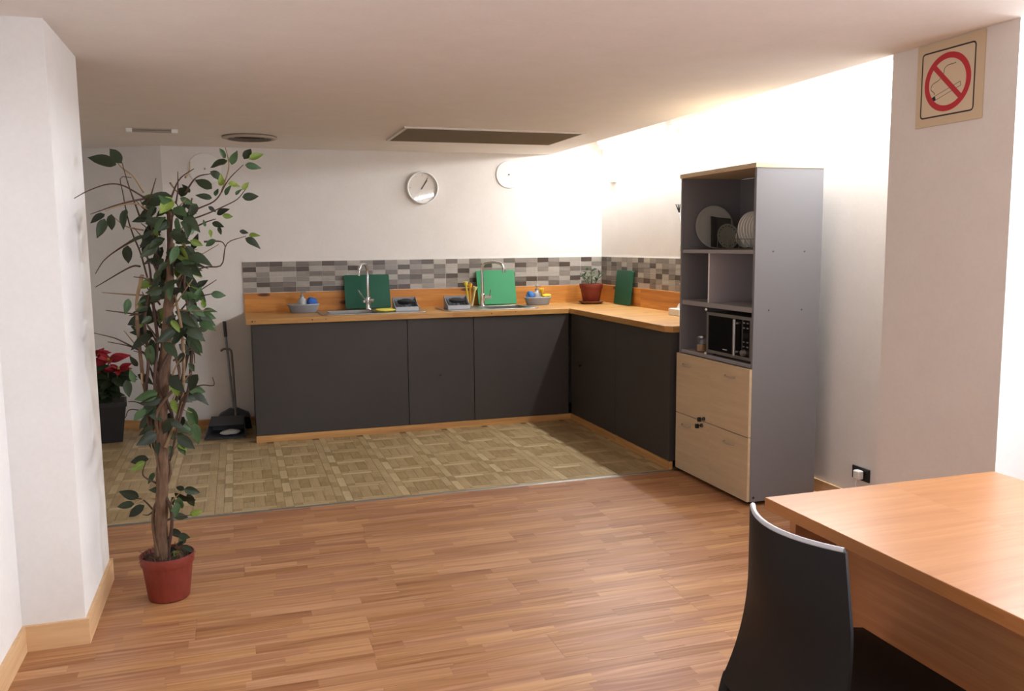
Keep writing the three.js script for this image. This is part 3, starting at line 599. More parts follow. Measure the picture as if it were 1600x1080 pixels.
// ------------------------------------------------------------------ shelf cabinet
{
  const X0 = 2.649, X1 = 3.07, Z0 = -4.821, Z1 = -4.005, HT = 1.875;
  const t = thing('shelf_cabinet', 'tall grey office shelf cabinet with two pale drawers', 'cabinet', [X0, 0, (Z0 + Z1) / 2]);
  const zc = (Z0 + Z1) / 2, W = (Z1 - Z0) / 2, D = X1 - X0;
  mesh('top_board', rbx(-0.008, D + 0.003, HT - 0.026, HT, -W - 0.004, W + 0.004, 0.0015, 1), birch, t);
  mesh('side_panel', rbx(0, D, 0.022, HT - 0.026, W - 0.019, W, 0.001, 1), cabGrey, t);
  mesh('side_panel', rbx(0, D, 0.022, HT - 0.026, -W, -W + 0.019, 0.001, 1), cabGrey, t);
  mesh('back_panel', bx(D - 0.012, D - 0.002, 0.03, HT - 0.028, -W + 0.019, W - 0.019), cabGrey, t);
  mesh('bottom_board', bx(0.01, D - 0.012, 0.03, 0.05, -W + 0.019, W - 0.019), cabGrey, t);
  for (const [y, th] of [[1.413, 0.021], [1.101, 0.028], [0.79, 0.022]]) mesh('shelf', rbx(0.006, D - 0.012, y - th, y, -W + 0.019, W - 0.019, 0.001, 1), cabGreyEdge, t);
  const dv = mesh('divider', bx(0.012, D - 0.012, 1.101, 1.392, -4.494 - zc - 0.006, -4.494 - zc + 0.006), std({ color: 0xb5aeb0, roughness: 0.5 }), t);
  mesh('edge_strip', bx(0.009, 0.012, 1.101, 1.392, -4.494 - zc - 0.006, -4.494 - zc + 0.006), white, dv);
  for (const y of [0.798, 1.06]) { const g = new THREE.SphereGeometry(0.008, 10, 8); g.translate(0.0, y, -4.50 - zc); mesh('shelf_peg', g, white, t); }
  const drawer = (y0, y1) => {
    const d = mesh('drawer', rbx(-0.018, -0.001, y0, y1, -W, W, 0.0015, 1), birch, t);
    for (const z of [-4.683, -4.194]) {
      const y = y1 - 0.062, zz = z - zc, L = 0.052;
      mesh('handle', tube([V(-0.018, y, zz - L), V(-0.034, y - 0.002, zz - L * 0.7), V(-0.038, y - 0.003, zz), V(-0.034, y - 0.002, zz + L * 0.7), V(-0.018, y, zz + L)], 0.0045, 24, 8), std({ color: 0xb4aa9b, metalness: 0.4, roughness: 0.45 }), d);
    }
    return d;
  };
  const d2 = drawer(0.388, 0.766), d1 = drawer(0.024, 0.384);
  for (const [d, y, z] of [[d2, 0.405, -4.47], [d1, 0.36, -4.495]]) {
    const q = z - zc;
    const k = mesh('lock', [rod(V(-0.018, y, q), V(-0.028, y, q), 0.012, 0.011, 16)], darkPlastic, d);
    mesh('key', [rod(V(-0.028, y, q), V(-0.045, y, q), 0.003), rbx(-0.065, -0.044, y - 0.014, y + 0.012, q - 0.006, q + 0.012, 0.003)], black, d);
  }
  for (const [x, y] of [[2.761, 1.405], [2.96, 1.403], [2.742, 1.087], [2.952, 1.084]]) mesh('screw_cap', rod(V(x - X0, y, W), V(x - X0, y, W + 0.0015), 0.005, 0.005, 12), darkPlastic, t);
  mesh('hole_plug', rod(V(2.673 - X0, 0.045, W), V(2.673 - X0, 0.045, W + 0.0015), 0.007, 0.007, 12), black, t);
  for (const [x, z] of [[0.04, W - 0.04], [0.04, -W + 0.04], [D - 0.04, W - 0.04], [D - 0.04, -W + 0.04]]) mesh('foot', cyl(0.018, 0.015, 0, 0.031, x, z, 14), black, t);

  // microwave on the lowest open shelf
  const mw = thing('microwave', 'silver framed black microwave oven inside the shelf cabinet', 'microwave', [X0 + 0.018, 0.79, -4.27]);
  const mz = 0.24, y0 = 0.014, y1 = 0.256;
  mesh('housing', rbx(0.006, 0.33, y0, y1, -mz, mz, 0.005), std({ color: 0x6d6d6e, metalness: 0.6, roughness: 0.4 }), mw);
  const fr = mesh('front_frame', [bx(-0.008, 0.006, y0, y0 + 0.018, -mz, mz), bx(-0.008, 0.006, y1 - 0.018, y1, -mz, mz), bx(-0.008, 0.006, y0 + 0.018, y1 - 0.018, -mz, -mz + 0.02), bx(-0.008, 0.006, y0 + 0.018, y1 - 0.018, mz - 0.025, mz)], std({ color: 0x8d8c8a, metalness: 0.7, roughness: 0.4 }), mw);
  const dr = mesh('door', bx(-0.006, 0.006, y0 + 0.018, y1 - 0.018, -mz + 0.02, 0.125), blackGloss, mw);
  mesh('door_handle', [rbx(-0.036, -0.024, y0 + 0.018, y1 - 0.018, 0.085, 0.103, 0.004), rod(V(-0.006, y0 + 0.04, 0.094), V(-0.03, y0 + 0.04, 0.094), 0.006), rod(V(-0.006, y1 - 0.04, 0.094), V(-0.03, y1 - 0.04, 0.094), 0.006)], std({ color: 0xc9c8c6, metalness: 0.8, roughness: 0.3 }), dr);
  mesh('emblem', bx(-0.0068, -0.006, y0 + 0.034, y0 + 0.039, -0.06, -0.015), std({ color: 0xc9c9c9, roughness: 0.4 }), dr);
  const cp = mesh('control_panel', bx(-0.006, 0.006, y0 + 0.018, y1 - 0.018, 0.127, mz - 0.025), blackGloss, mw);
  for (const [r, yy] of [[0, 0.218], [1, 0.19], [2, 0.112], [3, 0.086]]) for (const z of [0.15, 0.185]) mesh('button', rbx(-0.009, -0.006, yy, yy + 0.007, z, z + 0.016, 0.001, 1), alu, cp);
  mesh('display', bx(-0.0066, -0.006, 0.14, 0.165, 0.15, 0.2), std({ color: 0x1d2420, roughness: 0.2 }), cp);
  mesh('dial', rod(V(-0.006, 0.055, 0.162), V(-0.024, 0.055, 0.162), 0.019, 0.016, 24), alu, cp);
  for (const [x, z] of [[0.03, mz - 0.04], [0.03, -mz + 0.04], [0.3, mz - 0.04], [0.3, -mz + 0.04]]) mesh('foot', cyl(0.012, 0.014, 0, y0, x, z, 12), black, mw);

  const jar = thing('glass_jar', 'small glass jar with brown contents left of the microwave', 'jar', [X0 + 0.05, 0.79, -4.625]);
  mesh('jar_body', lathe([[0, 0], [0.034, 0], [0.037, 0.006], [0.037, 0.072], [0.03, 0.082], [0.03, 0.088], [0.027, 0.088], [0.027, 0.08], [0.033, 0.07], [0.033, 0.006], [0, 0.004]], 28), glass, jar);
  mesh('contents', cyl(0.031, 0.031, 0.006, 0.045, 0, 0, 24), std({ color: 0x9a7a4e, roughness: 0.9 }), jar);
  mesh('lid', cyl(0.033, 0.033, 0.088, 0.1, 0, 0, 24), alu, jar);

  // crockery on the upper shelf: plates stand with their faces towards the room
  const plateGeo = R => { const g = lathe([[0, 0], [R * 0.55, 0], [R * 0.62, 0.004], [R * 0.97, 0.016], [R, 0.018], [R * 0.97, 0.02], [R * 0.6, 0.008], [0, 0.005]], 40); g.rotateX(Math.PI / 2); return g; };
  const SH = 1.413;
  { const m = thing('serving_platter', 'large round grey platter leaning inside the shelf cabinet', 'platter', [2.845, SH + 0.004, -4.745]);
    const g = lathe([[0, 0], [0.1, 0], [0.115, 0.006], [0.133, 0.012], [0.133, 0.016], [0.112, 0.012], [0.098, 0.005], [0, 0.005]], 48); g.rotateX(Math.PI / 2); g.translate(0, 0.133, 0); g.rotateX(-0.12); const mm = mesh('dish', g, std({ color: 0xb9bab4, roughness: 0.3 }), m);
  }
  { const m = thing('glass_dish', 'square dark glass dish before the round platter', 'dish', [2.83, SH + 0.003, -4.66], 0.1);
    const g = sheet((u, v) => V((u - 0.5) * 0.15, v * 0.185, -0.03 * v + 0.01 * Math.cos(u * 6.28)), 10, 6, 0.006); g.rotateZ(-0.1); g.translate(0, 0.008, 0); mesh('dish', g, std({ color: 0x4b4a44, roughness: 0.15 }), m); }
  { const m = thing('dessert_plate', 'small patterned plate before the dark square dish', 'plate', [2.835, SH + 0.004, -4.58]);
    const g = plateGeo(0.075); g.translate(0, 0.075, 0); g.rotateX(-0.15); const d = mesh('dish', g, std({ color: 0x8d8d80, roughness: 0.3 }), m);
    for (let k = 0; k < 18; k++) { const a = k / 18 * Math.PI * 2, q = rod(V(0, 0, 0), V(0, 0, 0.002), 0.005, 0.005, 8); q.translate(Math.cos(a) * 0.062, Math.sin(a) * 0.062, 0.014); q.translate(0, 0.075, 0); q.rotateX(-0.15); mesh('dot', q, std({ color: 0x2e2c2a, roughness: 0.4 }), d); } }
  { const m = thing('white_bowl', 'white bowl standing beside the row of plates', 'bowl', [2.84, SH + 0.012, -4.455]);
    const g = lathe([[0, 0], [0.03, 0], [0.034, 0.005], [0.062, 0.055], [0.064, 0.06], [0.06, 0.058], [0.03, 0.01], [0, 0.008]], 32); g.rotateX(Math.PI / 2); g.translate(0, 0.062, 0); mesh('dish', g, whiteGloss, m); }
  const pg = plateGeo(0.105);
  for (let k = 0; k < 10; k++) {
    const p = tag(mesh('dinner_plate', pg, whiteGloss), 'white dinner plate standing in the wire rack row', 'plate', 'dinner plates in the wire rack');
    p.position.set(2.835, SH + 0.113, -4.325 + k * 0.028); p.rotation.x = -0.05;
  }
  const rk = thing('dish_rack', 'low wire dish rack under the white plates', 'rack', [2.80, SH, -4.27]);
  const wr = 0.0016, rackM = std({ color: 0x77736c, metalness: 1, roughness: 0.4 });
  for (const y of [0.006, 0.06]) mesh('hoop', tube([V(-0.1, y, -0.22), V(0.16, y, -0.22), V(0.16, y, 0.21), V(-0.1, y, 0.21)].flatMap((p, i, a) => [p.clone().lerp(a[(i + 1) % 4], 0.08), p.clone().lerp(a[(i + 1) % 4], 0.5), p.clone().lerp(a[(i + 1) % 4], 0.92)]), wr, 80, 6, true), rackM, rk);
  for (let k = 0; k < 8; k++) mesh('wire', [rod(V(-0.1, 0.006, -0.2 + k * 0.057), V(0.16, 0.006, -0.2 + k * 0.057), wr, wr, 6), rod(V(-0.1, 0.006, -0.2 + k * 0.057), V(-0.1, 0.06, -0.2 + k * 0.057), wr, wr, 6)], rackM, rk);
}

// ------------------------------------------------------------------ table and chair
{
  const X0 = 1.392, X1 = 2.217, Z0 = -2.03, Z1 = -0.43, TY = 0.74;
  const t = thing('table', 'long beech desk table with plain top beside the black chair', 'table', [(X0 + X1) / 2, 0, (Z0 + Z1) / 2]);
  const W = (X1 - X0) / 2, D = (Z1 - Z0) / 2;
  mesh('tabletop', rbx(-W, W, TY - 0.034, TY, -D, D, 0.0025, 2), beech, t);
  mesh('modesty_panel', bx(1.60 - (X0 + X1) / 2, 1.62 - (X0 + X1) / 2, 0.14, TY - 0.034, -D + 0.05, D - 0.05), beechEdge, t);
  for (const s of [-1, 1]) mesh('end_panel', rbx(-W + 0.07, W - 0.07, 0, TY - 0.034, s * (D - 0.035) - 0.014, s * (D - 0.035) + 0.014, 0.002, 1), beechEdge, t);
}
{
  const t = thing('chair', 'black moulded chair with curved back pushed up to the table', 'chair', [1.3, 0, -1.54]);
  const leather = phy({ color: 0x0c0c0c, roughness: 0.55, specularIntensity: 0.55, bumpMap: fineBump, bumpScale: 0.0003 });
  // back shell: u along its width, v upwards
  const back = (u, v) => {
    const y = lerp(0.40, 0.842, v), k = u * 2 - 1;
    const low = Math.max(0, (0.68 - y) / 0.28);
    const half = lerp(0.163, 0.172, low) , bow = 0.055 * (1 - k * k) * (0.55 + 0.45 * Math.min(1, v * 1.3));
    return V(1.128 - 1.3 - bow * (1 - low * 0.5) - 0.045 * low * low, y, 0.012 + k * half + (k < 0 ? -0.03 * low * low : 0.026 * k * Math.min(1, (0.842 - y) / 0.16)));
  };
  mesh('backrest', sheet(back, 20, 20, 0.014), leather, t);
  mesh('edge_trim', tube([...Array(13)].map((_, i) => back(0.01 + i / 12 * 0.98, 1).add(V(0, 0.0035, 0))), 0.0062, 40, 8), std({ color: 0xc4c5c9, roughness: 0.35 }), t);
  const seat = sheet((u, v) => V(lerp(-0.185, 0.235, v), 0.438 - 0.012 * Math.sin(u * Math.PI) * Math.sin(v * Math.PI) - 0.02 * Math.pow(v, 6), lerp(lerp(-0.18, -0.25, v), lerp(0.2, 0.25, v), u)), 14, 14, 0.04);
  mesh('seat', seat, leather, t);
  for (const [x, z, fx, fz] of [[-0.212, -0.19, -0.24, -0.2], [-0.212, 0.195, -0.24, 0.21], [0.2, -0.18, 0.215, -0.19], [0.2, 0.19, 0.215, 0.2]]) {
    const l = mesh('leg', taper([V(x + 0.012, 0.412, z), V(x, 0.37, z), V((x + fx) / 2, 0.2, (z + fz) / 2), V(fx, 0.004, fz)], [0.016, 0.016, 0.013, 0.011], 20, 12), leather, t);
    mesh('foot_cap', cyl(0.013, 0.013, 0, 0.012, fx, fz, 12), rubber, l);
  }
  mesh('rear_rail', rod(V(-0.19, 0.405, -0.18), V(-0.19, 0.405, 0.19), 0.01), leather, t);
}

// ------------------------------------------------------------------ wall and ceiling fittings
{ // clock
  const t = thing('wall_clock', 'round white rimmed wall clock above the dark green board', 'clock', [1.529, 1.94, ZB]);
  const rot = g => { g.rotateX(Math.PI / 2); return g; };
  mesh('case', rot(lathe([[0, 0], [0.128, 0], [0.136, 0.008], [0.137, 0.03], [0.13, 0.038], [0.123, 0.034], [0.121, 0.012], [0, 0.012]], 56)), white, t);
  mesh('face', rot(cyl(0.121, 0.121, 0.0122, 0.014, 0, 0, 48)), std({ color: 0xe2dcd4, roughness: 0.6 }), t);
  for (let k = 0; k < 12; k++) { const a = k / 12 * Math.PI * 2, L = k % 3 ? 0.008 : 0.014; mesh('hour_mark', rod(V(Math.sin(a) * (0.112 - L), Math.cos(a) * (0.112 - L), 0.0146), V(Math.sin(a) * 0.112, Math.cos(a) * 0.112, 0.0146), 0.0014, 0.0014, 6), std({ color: 0xa79d94, roughness: 0.6 }), t); }
  const hand = (a, L, r) => rod(V(-Math.sin(a) * 0.015, -Math.cos(a) * 0.015, 0.018), V(Math.sin(a) * L, Math.cos(a) * L, 0.018), r, r * 0.7, 6);
  mesh('hour_hand', hand(0.6, 0.075, 0.0045), std({ color: 0x5b524b, roughness: 0.5 }), t);
  mesh('minute_hand', hand(0.52, 0.095, 0.003), std({ color: 0x5b524b, roughness: 0.5 }), t);
  const pane = rot(cyl(0.122, 0.122, 0.027, 0.0285, 0, 0, 48)); mesh('glass_pane', pane, glass, t);
}
function cover(x, y, R, label) {
  const t = thing('round_cover_plate', label, 'cover plate', [x, y, ZB]);
  const g = lathe([[0, 0], [R, 0], [R, 0.006], [R * 0.96, 0.011], [R * 0.9, 0.008], [0, 0.01]], 56); g.rotateX(Math.PI / 2); mesh('plate', g, white, t);
  const s = new THREE.SphereGeometry(0.008, 12, 8); s.translate(0, 0, 0.012); mesh('centre_screw', s, alu, t);
}
cover(2.302, 2.062, 0.118, 'flat white round cover plate on the wall beside the clock');
cover(-0.205, 2.07, 0.125, 'flat white round cover plate on the wall behind the ficus top');
{ const t = thing('wall_thermostat', 'slim white control box high on the right wall', 'wall box', [XR, 2.075, -7.02]);
  mesh('housing', rbx(-0.018, 0, -0.09, 0.09, -0.07, 0.07, 0.004), std({ color: 0xd9cfae, roughness: 0.5 }), t);
  mesh('window', rbx(-0.0195, -0.017, 0.0, 0.06, -0.045, 0.045, 0.001, 1), std({ color: 0xd6cfb8, roughness: 0.4 }), t); }
{ // air grille in the ceiling
  const x0 = 1.10, x1 = 2.40, z0 = -6.49, z1 = -5.75, t = thing('ceiling_grille', 'long rectangular louvred air grille in the ceiling', 'air grille', [(x0 + x1) / 2, H, (z0 + z1) / 2]);
  const w = (x1 - x0) / 2, d = (z1 - z0) / 2, f = 0.024, fm = std({ color: 0xd8cfc3, roughness: 0.5 });
  mesh('frame', [bx(-w, w, -0.012, 0, -d, -d + f), bx(-w, w, -0.012, 0, d - f, d), bx(-w, -w + f, -0.012, 0, -d + f, d - f), bx(w - f, w, -0.012, 0, -d + f, d - f)], fm, t);
  mesh('backing', bx(-w + f, w - f, -0.002, -0.0005, -d + f, d - f), std({ color: 0x6a5d4e, roughness: 0.9 }), t);
  const lm = std({ color: 0x8e8069, roughness: 0.6 }), sl = new THREE.BoxGeometry(2 * w - 2 * f, 0.002, 0.02); sl.rotateX(0.7);
  for (let k = 0; k < 30; k++) { const m = mesh('louvre', sl, lm, t); m.position.set(0, -0.008, -d + f + 0.012 + k * (2 * d - 2 * f - 0.024) / 29); }
}
{ const t = thing('round_ceiling_vent', 'round ringed air vent in the ceiling above the ficus', 'vent', [0.13, H, -6.54]);
  mesh('vent_plate', lathe([[0, -0.002], [0.19, -0.002], [0.19, -0.014], [0.16, -0.022], [0.155, -0.004], [0, -0.004]].map(p => [p[0], p[1]]), 48), std({ color: 0xb8ab9c, roughness: 0.5, side: THREE.DoubleSide }), t);
  for (let k = 0; k < 4; k++) { const r = 0.03 + k * 0.032; mesh('vent_ring', lathe([[r, -0.006], [r + 0.022, -0.02], [r + 0.024, -0.02], [r + 0.003, -0.005]], 40), std({ color: 0x6f6459, roughness: 0.6, side: THREE.DoubleSide }), t); } }
{ const t = thing('emergency_lamp', 'slim clear emergency lamp with white end caps on the ceiling', 'lamp', [-0.495, H, -6.26], 0.03);
  mesh('base_plate', rbx(-0.13, 0.13, -0.006, 0, -0.014, 0.014, 0.002), std({ color: 0xb7aa9b, roughness: 0.5 }), t);
  for (const s of [-1, 1]) mesh('end_cap', rbx(s * 0.14 - 0.02, s * 0.14 + 0.02, -0.026, 0, -0.02, 0.02, 0.006), white, t);
  const g = new THREE.CylinderGeometry(0.008, 0.008, 0.25, 14); g.rotateZ(Math.PI / 2); g.translate(0, -0.016, 0); mesh('tube', g, std({ color: 0xa59a8e, roughness: 0.25 }), t); }
{ // socket with plug
  const t = thing('wall_socket', 'black wall socket plate low beside the right pillar', 'socket', [XR, 0.198, -3.76]);
  mesh('plate', rbx(-0.009, 0, -0.036, 0.036, -0.068, 0.068, 0.004), black, t);
  mesh('socket_insert', rbx(-0.011, -0.008, -0.024, 0.024, -0.05, 0.0, 0.002), rubber, t);
  const p = thing('plug', 'white plug with cable in the black wall socket', 'plug', [XR - 0.012, 0.198, -3.752]);
  mesh('plug_body', rbx(-0.035, 0, -0.024, 0.024, -0.024, 0.024, 0.008), white, p);
  mesh('cable', tube([V(-0.03, -0.02, 0), V(-0.034, -0.06, 0.002), V(-0.025, -0.12, 0.01), V(-0.03, -0.192, 0.05), V(-0.05, -0.193, 0.3)], 0.0035, 30, 8), white, p);
}
{ // no smoking sign
  const S = 512, cv = document.createElement('canvas'); cv.width = cv.height = S; const c = cv.getContext('2d');
  c.fillStyle = '#d8c5a6'; c.fillRect(0, 0, S, S);
  const rrect = (x, y, w, h, r) => { c.beginPath(); c.moveTo(x + r, y); c.lineTo(x + w - r, y); c.quadraticCurveTo(x + w, y, x + w, y + r); c.lineTo(x + w, y + h - r); c.quadraticCurveTo(x + w, y + h, x + w - r, y + h); c.lineTo(x + r, y + h); c.quadraticCurveTo(x, y + h, x, y + h - r); c.lineTo(x, y + r); c.quadraticCurveTo(x, y, x + r, y); c.closePath(); };
  rrect(42, 56, 404, 400, 24); c.fillStyle = '#dccbaf'; c.fill(); c.lineWidth = 9; c.strokeStyle = '#1c1414'; c.stroke();
  const cx = 244, cy = 256;
  // smoke
  c.lineWidth = 5; c.strokeStyle = '#6b6050'; c.beginPath(); c.moveTo(150, 320); c.bezierCurveTo(140, 290, 110, 300, 120, 268); c.bezierCurveTo(132, 238, 170, 250, 190, 226); c.moveTo(205, 210); c.bezierCurveTo(230, 190, 200, 175, 235, 160); c.bezierCurveTo(260, 148, 280, 160, 305, 150); c.stroke();
  // cigarette
  c.save(); c.translate(145, 345); c.rotate(-0.3); c.lineWidth = 3.5; c.strokeStyle = '#6b6050'; c.strokeRect(0, -13, 210, 26); c.beginPath(); c.moveTo(150, -13); c.lineTo(150, 13); c.stroke(); c.fillStyle = '#14100e'; c.fillRect(-14, -13, 26, 26); c.restore();
  c.strokeStyle = '#c02a36'; c.lineWidth = 36; c.beginPath(); c.arc(cx, cy, 160, 0, Math.PI * 2); c.stroke();
  c.lineWidth = 32; c.beginPath(); c.moveTo(cx - 113, cy - 113); c.lineTo(cx + 113, cy + 113); c.stroke();
  const tx = new THREE.CanvasTexture(cv); tx.colorSpace = THREE.SRGBColorSpace; tx.magFilter = THREE.LinearFilter;
  const t = thing('no_smoking_sign', 'square beige no smoking sign with red barred circle on the pillar', 'sign', [XS, 2.075, -2.772]);
  mesh('sign_board', rbx(-0.004, 0, -0.163, 0.163, -0.168, 0.168, 0.001, 1), std({ color: 0xcdb898, roughness: 0.6 }), t);
  const g = new THREE.PlaneGeometry(0.334, 0.324); g.rotateY(-Math.PI / 2); g.translate(-0.0045, 0, 0); mesh('sign_print', g, std({ map: tx, roughness: 0.55 }), t);
}

// ------------------------------------------------------------------ broom and dustpan
{
  const b = thing('broom', 'grey broom with black bristles leaning beside the counter end', 'broom', [-0.075, 0, -7.15]);
  const head = extr([[-0.12, 0.10], [0.12, 0.10], [0.11, 0.125], [0.03, 0.165], [-0.03, 0.165], [-0.1, 0.13]], 0.05, 0.006); head.translate(0, 0, -0.025);
  mesh('broom_head', head, darkPlastic, b);
  const br = extr([[-0.135, 0.0], [0.13, 0.0], [0.115, 0.1], [-0.115, 0.1]], 0.04, 0.004); br.translate(0, 0.005, -0.02); mesh('bristles', br, std({ color: 0x131314, roughness: 1 }), b);
  mesh('handle', rod(V(0, 0.16, 0), V(-0.035, 0.74, -0.085), 0.0095, 0.0095, 12), greyPlastic, b);
  mesh('grip', rod(V(-0.035, 0.74, -0.085), V(-0.041, 0.865, -0.1), 0.013, 0.013, 12), darkPlastic, b);
  const d = thing('dustpan', 'dark grey long-handled dustpan lying before the broom', 'dustpan', [-0.13, 0, -6.93], -0.08);
  mesh('pan_floor', sheet((u, v) => V(lerp(-0.15, 0.15, u) * lerp(1, 0.8, v), 0.006 + 0.012 * v, lerp(0.15, -0.12, v)), 8, 6, 0.006), darkPlastic, d);
  for (const s of [-1, 1]) mesh('pan_side', sheet((u, v) => V(s * lerp(0.15, 0.12, u), lerp(0.004, 0.012, u) + v * lerp(0.01, 0.12, u), lerp(0.15, -0.12, u)), 8, 4, 0.006), darkPlastic, d);
  mesh('pan_hood', sheet((u, v) => V(lerp(-0.125, 0.125, u), lerp(0.128, 0.085, v), lerp(-0.12, 0.03, v)), 8, 6, 0.006), darkPlastic, d);
  mesh('pan_back', sheet((u, v) => V(lerp(-0.12, 0.12, u), lerp(0.012, 0.13, v), -0.12), 6, 4, 0.006), darkPlastic, d);
  mesh('handle', [tube([V(0.06, 0.12, -0.12), V(0.055, 0.3, -0.16), V(0.045, 0.55, -0.21), V(0.04, 0.62, -0.225), V(0.03, 0.645, -0.23), V(-0.02, 0.65, -0.23), V(-0.04, 0.635, -0.23)], 0.009, 50, 10)], std({ color: 0x76706a, roughness: 0.5 }), d);
  const l = blob('paper_scrap', 0.075, 0.02, 0.035, 0xb5b1aa, 'crumpled pale paper scrap lying in the dustpan', 'paper', [-0.105, 0.018, -6.86], 0.25, 21);
}
// ------------------------------------------------------------------ poinsettia
{
  const t = thing('poinsettia', 'red poinsettia in a tall black square pot', 'plant', [-1.0, 0, -7.06]);
  const pot = new THREE.CylinderGeometry(0.205, 0.15, 0.29, 4, 1); pot.rotateY(Math.PI / 4 + 0.12); pot.translate(0, 0.145, 0);
  mesh('pot', toCreasedNormals(pot, 0.5), std({ color: 0x1a191b, roughness: 0.5 }), t);
  const rim = new THREE.CylinderGeometry(0.213, 0.211, 0.03, 4, 1); rim.rotateY(Math.PI / 4 + 0.12); rim.translate(0, 0.29, 0); mesh('pot_rim', toCreasedNormals(rim, 0.5), std({ color: 0x1d1c1e, roughness: 0.5 }), t);
  const so = new THREE.CylinderGeometry(0.19, 0.19, 0.01, 4); so.rotateY(Math.PI / 4 + 0.12); so.translate(0, 0.302, 0); mesh('soil', so, soil, t);
  const stemM = std({ color: 0x4e5530, roughness: 0.8 }), red = [leafMat(0xb3202e), leafMat(0xa3182a, 1), leafMat(0xc02c38)];
  const heads = [[0.05, 0.62, 0.06, 0.17], [-0.1, 0.53, 0.06, 0.14], [-0.04, 0.65, -0.08, 0.14], [0.12, 0.55, 0.09, 0.13]];
  for (const [x, y, z, R] of heads) {
    mesh('stem', taper([V(x * 0.3, 0.3, z * 0.3), V(x * 0.7, (0.3 + y) / 2, z * 0.7), V(x, y, z)], [0.007, 0.005], 8, 6), stemM, t);
    for (let k = 0; k < 9; k++) { const a = k / 9 * 6.283 + rr(-0.2, 0.2), r = R * rr(0.65, 1); const B = V(x, y, z), tp = V(x + Math.cos(a) * r, y + rr(-0.03, 0.07) , z + Math.sin(a) * r * 0.7 + 0.03); putLeaf(t, B, tp, V(0, 0.6, 0.8), red[k % 3], 0.85, leaves, 'bract'); }
    mesh('flower_centre', new THREE.SphereGeometry(0.012, 8, 6).translate(x, y + 0.012, z + 0.01), std({ color: 0xa08a3a, roughness: 0.8 }), t);
    for (let k = 0; k < 13; k++) { const f = rr(0.2, 0.9), a = k / 9 * 6.283 + rr(-0.4, 0.4), r = rr(0.1, 0.16), B = V(x * f, 0.3 + (y - 0.3) * f, z * f); putLeaf(t, B, V(B.x + Math.cos(a) * r, B.y + rr(-0.07, 0.02), B.z + Math.sin(a) * r), V(rr(-0.3, 0.3), 0.7, 0.6), leafDark[k % 4], 0.95); }
  }
}
